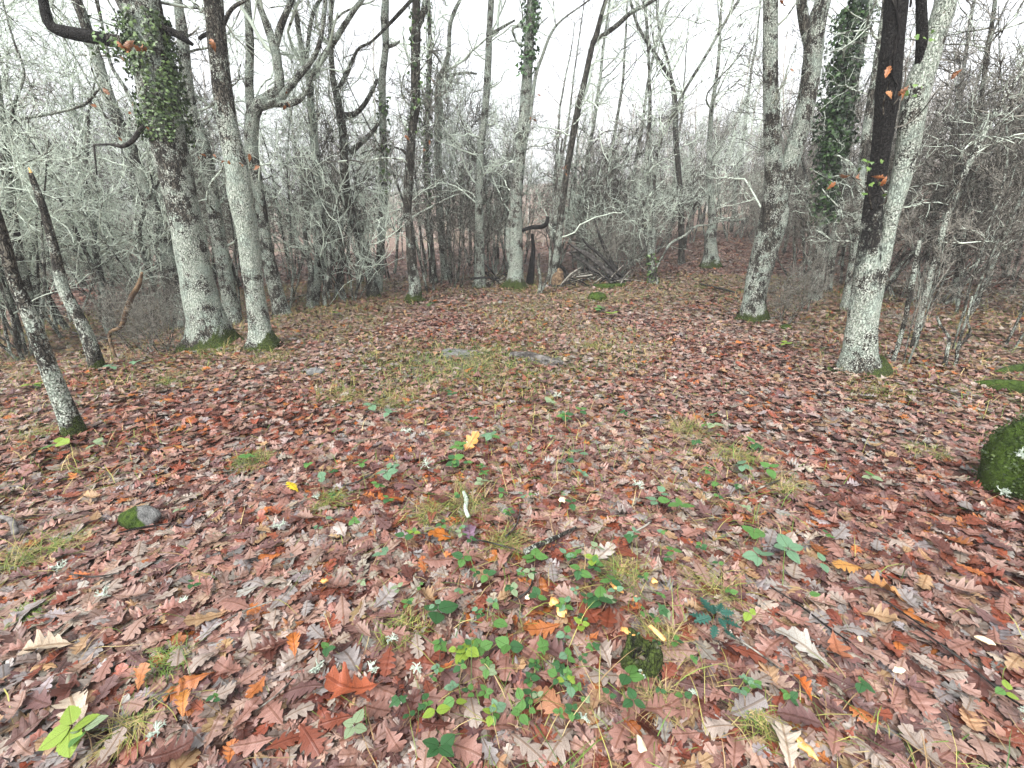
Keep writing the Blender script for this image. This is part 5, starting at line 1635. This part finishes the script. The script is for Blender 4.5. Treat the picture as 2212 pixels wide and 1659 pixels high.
BR = [
    (962, 1345, 'dark green', 3, 86, 0), (1052, 1378, 'mid green', 1, 74, 0), (1058, 1280, 'dark green', 3, 40, 0), (1008, 1452, 'yellow green', 5, 70, 0), (1022, 1425, 'mid green', 4, 62, 0), (1098, 1448, 'mid green', 3, 64, 0),
    (1150, 1240, 'mid green', 5, 56, 0), (1170, 1312, 'dark green', 3, 50, 0), (1238, 1262, 'mid green', 4, 50, 0), (1282, 1322, 'dark green', 5, 70, 0), (1322, 1290, 'dark green', 3, 50, 0), (1332, 1495, 'mid green', 3, 66, 0), (1288, 1245, 'yellow green', 4, 44, 0),
    (1366, 1562, 'dark green', 3, 60, 0), (1283, 1240, 'dark green', 3, 40, 0), (1117, 1568, 'mid green', 2, 50, 0), (968, 1545, 'yellow green', 2, 60, 0), (958, 1570, 'yellow green', 2, 54, 0), (972, 1640, 'dark green', 4, 70, 0), (785, 1592, 'greyish green', 4, 60, 0),
    (180, 1592, 'yellow green', 4, 110, 0), (205, 1635, 'greyish green', 3, 80, 0), (845, 1225, 'bluish green', 3, 48, 0), (1020, 1275, 'dark green', 3, 34, 0), (850, 1040, 'bluish green', 4, 46, 0), (800, 890, 'bluish green', 3, 40, 0), (838, 905, 'bluish green', 3, 44, 0),
    (1255, 1002, 'bluish green', 3, 40, 0), (1068, 962, 'bluish green', 4, 46, 0), (988, 978, 'mid green', 4, 44, 0), (990, 1010, 'dark green', 4, 42, 0), (1222, 915, 'dark green', 5, 40, 0), (1412, 1100, 'bluish green', 3, 48, 0), (1462, 1110, 'mid green', 3, 56, 0),
    (1438, 1090, 'bluish green', 3, 40, 0), (1608, 1028, 'bluish green', 4, 44, 0), (1630, 975, 'mid green', 3, 50, 0), (1662, 1030, 'mid green', 3, 50, 0), (1610, 1180, 'mid green', 3, 66, 0), (1708, 1216, 'bluish green', 4, 76, 0), (1645, 1230, 'bluish green', 4, 60, 0),
    (1882, 1052, 'greyish green', 3, 44, 0), (1766, 1256, 'bluish green', 2, 44, 0), (1742, 1310, 'mid green', 1, 40, 0), (722, 678, 'yellow green', 5, 22, 0), (1692, 750, 'yellow green', 4, 34, 0), (1318, 680, 'yellow green', 5, 30, 0), (1298, 655 + 14, 'mid green', 5, 30, 0),
    (246, 800, 'bluish green', 3, 30, 0), (292, 792, 'bluish green', 3, 30, 0), (940, 657, 'dark green', 5, 24, 0), (130, 978, 'yellow green', 3, 60, 0), (228, 975, 'greyish green', 3, 44, 0), (540, 1000, 'mid green', 4, 40, 0), (710, 1150, 'bluish green', 1, 30, 0),
    (1010, 1230, 'mid green', 3, 50, 0), (880, 1195, 'dark green', 2, 46, 0), (980, 1100, 'mid green', 2, 30, 0), (1540, 935, 'greyish green', 3, 40, 0), (1190, 880, 'greyish green', 3, 34, 0), (690, 1060, 'bluish green', 2, 44, 0), (1250, 905, 'mid green', 3, 34, 0),
    (1820, 1500, 'mid green', 1, 56, 0), (1840, 1500, 'mid green', 2, 44, 0), (2130, 1510, 'yellow green', 3, 40, 0), (1600, 1540, 'bluish green', 3, 40, 0), (1475, 1560, 'mid green', 2, 40, 0), (925, 660, 'mid green', 4, 20, 0), (1450, 1230, 'mid green', 3, 40, 0),
    (75, 840, 'yellow green', 4, 40, 0), (6, 1082, 'mid green', 3, 40, 0), (1240, 1505, 'bluish green', 3, 44, 0),
    (1188, 1432, 'mid green', 2, 60, 1), (1200, 1462, 'dark green', 3, 56, 1), (1212, 1482, 'bluish green', 3, 52, 1), (1240, 1500, 'yellow green', 1, 44, 1), (1420, 1345, 'greyish green', 2, 56, 1), (1440, 1360, 'mid green', 2, 48, 1), (1282, 1480 - 60, 'mid green', 2, 44, 1), (1400, 1360, 'mid green', 2, 40, 1),
    (870, 1530, 'dark green', 2, 50, 1), (905, 1470 + 90, 'mid green', 1, 46, 1), (1365, 1405, 'bluish green', 1, 34, 1),
]
rbm = np.random.default_rng(909)
kq = 0
gn = list(GREENS)
while kq < 130:
    bq = 860 + 720 * rbm.random() ** 0.85
    a = rbm.normal(1180 - 0.05 * (bq - 900), 300)
    if not (380 < a < 1800): continue
    if vnoise(a / 70.0, bq / 55.0, 44) < 0.42: continue
    BR.append((a, bq, gn[int(rbm.choice(5, p=(0.22, 0.34, 0.26, 0.08, 0.10)))], int(rbm.choice([2, 3, 3, 3, 4, 5])), rbm.uniform(18, 36) * (0.5 + (bq - 500) / 1300), 0)); kq += 1
items = []
for k, (a, bq, cn, n, w, iv) in enumerate(BR):
    o = sprig(a, bq + 8, cn, n, w * 1.0, 'ivy' if iv else 'bramble', k)
    items.append((o, f"{cn} {['', 'single-leaf', 'two-leaf', 'three-leaf', 'four-leaf', 'five-leaf'][n]} {'ivy' if iv else 'bramble'} sprig", a, bq, 'ivy sprig' if iv else 'bramble', 'ivy sprigs on the litter' if iv else 'bramble sprigs on the litter'))
place_labels(items)

g0 = G(1540, 1370)
HO = empty('holly_sprig', (g0[0], g0[1], float(terrain(g0[0], g0[1])) + 0.02), 'spiny dark blue-green holly sprig below the yellow grass tuft', 'holly')
V_, Q_, U_ = ovate(10, 0.34, 0, 1)
hm = mesh_np('leaf', V_, Q_, None, {'col': np.tile((0.016, 0.075, 0.055), (len(V_), 1))}, U_); hm.materials.append(M['green_leaf'])
rh = np.random.default_rng(8)
add('stem', STEM[0][0], None, HO)
for k in range(12):
    o = add('leaf', hm, None, HO)
    a = k * 2.4; R = 0.01 + 0.003 * k
    o.location = (R * math.cos(a), R * math.sin(a), 0.095 - 0.005 * k); o.rotation_euler = (rh.uniform(-0.4, 0.5), rh.uniform(-0.5, 0.5), a - 1.57); o.scale = (rh.uniform(0.05, 0.075),) * 3

# ------------------------------------------------------------------ grass
def blades(r, pos, length, width, colr, bend=0.8, up=0.5):
    n = len(pos)
    K = 5
    yaw = r.uniform(0, 6.283, n); el = r.normal(up, 0.35, n)
    d = np.stack([np.cos(yaw) * np.cos(el), np.sin(yaw) * np.cos(el), np.abs(np.sin(el)) + 0.12], 1)
    side = np.stack([-np.sin(yaw), np.cos(yaw), np.zeros(n)], 1)
    pts = np.zeros((n, K, 3)); pts[:, 0] = pos
    for k in range(1, K):
        d = d + np.stack([np.zeros(n), np.zeros(n), -bend * 0.42 * r.uniform(0.3, 1.2, n)], 1) + r.normal(size=(n, 3)) * 0.10
        d = nrm(d); pts[:, k] = pts[:, k - 1] + d * (length / (K - 1))[:, None]
    zmin = terrain(pts[:, :, 0], pts[:, :, 1]) + 0.045
    pts[:, 1:, 2] = np.maximum(pts[:, 1:, 2], zmin[:, 1:])
    w = width[:, None] * np.array([0.8, 1.0, 0.85, 0.6, 0.08])[None]
    A = pts + side[:, None] * w[:, :, None] * 0.5; Bq = pts - side[:, None] * w[:, :, None] * 0.5
    V = np.concatenate([A, Bq], 1).reshape(-1, 3)
    i = np.arange(K - 1)
    q = np.stack([i, i + 1, K + i + 1, K + i], 1)
    Q = (q[None] + (np.arange(n) * 2 * K)[:, None, None]).reshape(-1, 4)
    return V, Q, np.repeat(colr, 2 * K, 0)


GC = np.array([(0.085, 0.155, 0.025), (0.15, 0.20, 0.04), (0.28, 0.26, 0.075), (0.36, 0.28, 0.13), (0.24, 0.16, 0.075), (0.06, 0.11, 0.03)])


def gcol(r, n, w):
    k = r.choice(len(GC), n, p=np.array(w) / sum(w))
    return GC[k] * r.uniform(0.75, 1.2, (n, 1))


rg = np.random.default_rng(77)
G1 = Geo()
x, y = wedge(rg, 0.9, 14, 1.0, 420)
den = np.clip((fbm(x * 0.75 + 3, y * 0.75, 55, 4) - 0.44) * 5, 0.04, 1)
den = np.maximum(den, 1.0 * np.exp(-(((x + 0.55) / 1.35) ** 2 + ((y - 4.8) / 0.9) ** 2)))
den = np.maximum(den, 0.5 * np.exp(-((x - 0.15) / 1.1) ** 2) * np.clip(1.3 - abs(y - 2.6) / 1.8, 0, 1))
den = np.maximum(den, 0.8 * np.clip((y - 6.5) / 3, 0, 1) * np.clip(fbm(x * 1.2, y * 1.2, 58, 3) * 2 - 0.5, 0, 1))
den = np.maximum(den, 0.9 * np.clip((-x - 2.5) / 1.5, 0, 1) * np.clip((y - 3.6) / 1.0, 0, 1))
den = np.maximum(den, 0.75 * np.clip((x - 3.4) / 1.5, 0, 1) * np.clip((y - 3.0) / 1.0, 0, 1))
kp = rg.random(len(x)) < den * 0.85
x, y = x[kp], y[kp]
n = len(x)
v_, q_, c_ = blades(rg, np.stack([x, y, terrain(x, y) + 0.035], 1), rg.uniform(0.07, 0.22, n), rg.uniform(0.0016, 0.0032, n) * (1 + 0.14 * y), gcol(rg, n, (2.0, 1.6, 1.6, 1.8, 1.9, 1.0)), 0.85, 0.5)
G1.add(v_, q_, None, c_)
n = 5200
x = rg.normal(-0.5, 0.85, n); y = rg.normal(4.95, 0.55, n)
v_, q_, c_ = blades(rg, np.stack([x, y, terrain(x, y) + 0.005], 1), rg.uniform(0.03, 0.10, n), rg.uniform(0.003, 0.005, n), gcol(rg, n, (2.2, 1.6, 1.2, 1.2, 1.2, 2.0)) * 0.85, 0.8, 0.6)
G1.add(v_, q_, None, c_)
tag(add('grass', G1.mesh('grass', 'col'), M['grass']), 'thin dry grass blades straggling through the fallen leaves', 'grass', kind='stuff')

TF = [
    (1540, 1282, 110, 90, (0.6, 1.5, 3, 1.5, 0.5, 0.2), 'yellow grass tuft behind the holly sprig'), (30, 1215, 120, 110, (1, 2, 3, 1, 0.3, 0.3), 'yellow-green arching grass tuft at the left edge'),
    (118, 1192, 80, 80, (2, 2.5, 2, 0.6, 0.2, 0.3), 'pale green grass tuft right of the left edge tuft'), (1010, 1095, 90, 90, (1.2, 1.5, 2, 2, 0.6, 0.4), 'long drooping grass tuft beside the white lichened twig'),
    (930, 1110, 60, 60, (1.5, 1.5, 1.5, 1, 0.4, 0.3), 'short grass tuft left of the drooping tuft'), (365, 1430, 60, 60, (3, 2, 1, 0.5, 0.2, 0.5), 'green grass tuft left of the vivid orange leaf'),
    (60, 1330, 50, 40, (3, 2, 0.6, 0.3, 0.2, 0.5), 'small bright green grass tuft near the left bottom'), (880, 1360, 80, 60, (2, 2, 2, 1, 0.4, 0.3), 'yellow-green grass spray left of the dark bramble'),
    (1340, 1240, 80, 90, (1.2, 1.5, 2, 1.5, 0.5, 0.3), 'grass tuft threaded through the bramble patch'), (1420, 1380, 70, 80, (0.8, 1.0, 2, 2.2, 0.8, 0.2), 'straw-coloured grass bent over the mossy stump'),
    (1420, 1520, 60, 60, (0.2, 0.4, 1, 2.5, 1.5, 0.1), 'brown dead grass stalks in front of the stump'), (735, 850, 90, 60, (1, 1.5, 2, 2, 0.8, 0.5), 'olive grass patch left of mid clearing'),
    (850, 862, 110, 60, (2, 2, 2, 1, 0.5, 0.8), 'green grass patch below the half-buried slab'), (1590, 985, 80, 60, (1.2, 1.5, 2, 2, 0.8, 0.4), 'rough olive grass tuft right of centre'),
    (1480, 925, 70, 60, (0.8, 1, 1.5, 2.2, 1.0, 0.4), 'dry grass clump behind the olive tuft'), (1690, 1050, 60, 50, (0.8, 1.5, 2, 1.5, 0.6, 0.3), 'ragged grass tuft beside the right brambles'),
    (590, 770, 90, 50, (1.2, 1.5, 2, 2, 0.8, 0.4), 'grass at the foot of the second left oak'), (1890, 845, 110, 50, (1.2, 1.5, 1.5, 1.8, 0.8, 0.5), 'grass at the foot of the hollow oak'),
    (95, 935, 90, 50, (1.2, 1.5, 2, 2, 0.8, 0.4), 'dry grass around the foot of the far-left oak'), (2000, 975, 60, 40, (1, 1.2, 1.2, 1.5, 0.8, 1.2), 'dark grass tuft left of the moss mound'),
    (365, 820, 50, 40, (1.5, 1.5, 1, 1, 0.5, 0.8), 'green grass tuft right of the snapped dead trunk'), (545, 995, 60, 50, (2.0, 1.5, 1, 1, 0.5, 0.8), 'green grass tuft in the left litter'),
    (285, 1575, 60, 90, (0.6, 1, 1.5, 2, 1, 0.3), 'olive dead grass wisp by the bottom left'), (1090, 1175, 70, 60, (1.5, 1.5, 1.5, 1.2, 0.6, 0.4), 'thin grass tuft right of the purple leaf'),
    (1640, 1570, 70, 70, (1.2, 1.5, 1.5, 1.5, 0.6, 0.3), 'grass wisp at the bottom right of centre'), (715, 1085, 60, 60, (1.5, 1.5, 1, 0.8, 0.4, 0.4), 'grass blades right of the bright yellow leaf'),
    (470, 755, 70, 40, (1.5, 1.5, 1.2, 1.2, 0.6, 0.6), 'grass at the foot of the ivy-clad oak'), (1285, 735 + 10, 60, 30, (1.2, 1.5, 2, 1.5, 0.6, 0.4), 'yellow-green grass right of the grey log'),
]
for k, (a, bq, w, hpx, wt, lab) in enumerate(TF):
    g0 = G(a, bq + 10)
    R = 0.5 * w * zcam(g0) / FPX; L = hpx * zcam(g0) / FPX
    n = 120 if bq > 1000 else 200
    rr_ = np.random.default_rng(2200 + k)
    th = rr_.uniform(0, 6.283, n); rd_ = R * 1.15 * rr_.random(n) ** 0.7
    bx, by = g0[0] + np.cos(th) * rd_, g0[1] + np.sin(th) * rd_
    v_, q_, c_ = blades(rr_, np.stack([bx, by, terrain(bx, by) + 0.015], 1), L * rr_.uniform(0.5, 1.15, n), rr_.uniform(0.0014, 0.0028, n) * (1 + 0.10 * g0[1]), gcol(rr_, n, wt) * 0.85, 0.85, 0.55)
    gg = Geo(); gg.add(v_, q_, None, c_)
    tag(add('grass_tuft', gg.mesh('grass_tuft', 'col', True, g0), M['grass'], None, g0), lab, 'grass tuft', 'grass tufts in the litter')
print('small things done')

# ------------------------------------------------------------------ damp air
vv = np.array([[x_, y_, z_] for z_ in (-3.0, 27.0) for y_ in (-61.0, 320.0) for x_ in (-320.0, 320.0)])
fq = [[0, 2, 3, 1], [4, 5, 7, 6], [0, 1, 5, 4], [2, 6, 7, 3], [0, 4, 6, 2], [1, 3, 7, 5]]
hm_ = bpy.data.materials.new('damp_air'); hm_.use_nodes = True
for n in list(hm_.node_tree.nodes): hm_.node_tree.nodes.remove(n)
ho = hm_.node_tree.nodes.new('ShaderNodeOutputMaterial'); pv = hm_.node_tree.nodes.new('ShaderNodeVolumePrincipled')
pv.inputs['Color'].default_value = (0.93, 0.96, 0.97, 1); pv.inputs['Density'].default_value = 0.0030
hm_.node_tree.links.new(pv.outputs[0], ho.inputs['Volume'])
tag(add('haze', mesh_np('haze', vv, fq, smooth=False), hm_), 'thin pale winter haze between the trees', 'haze', kind='stuff')
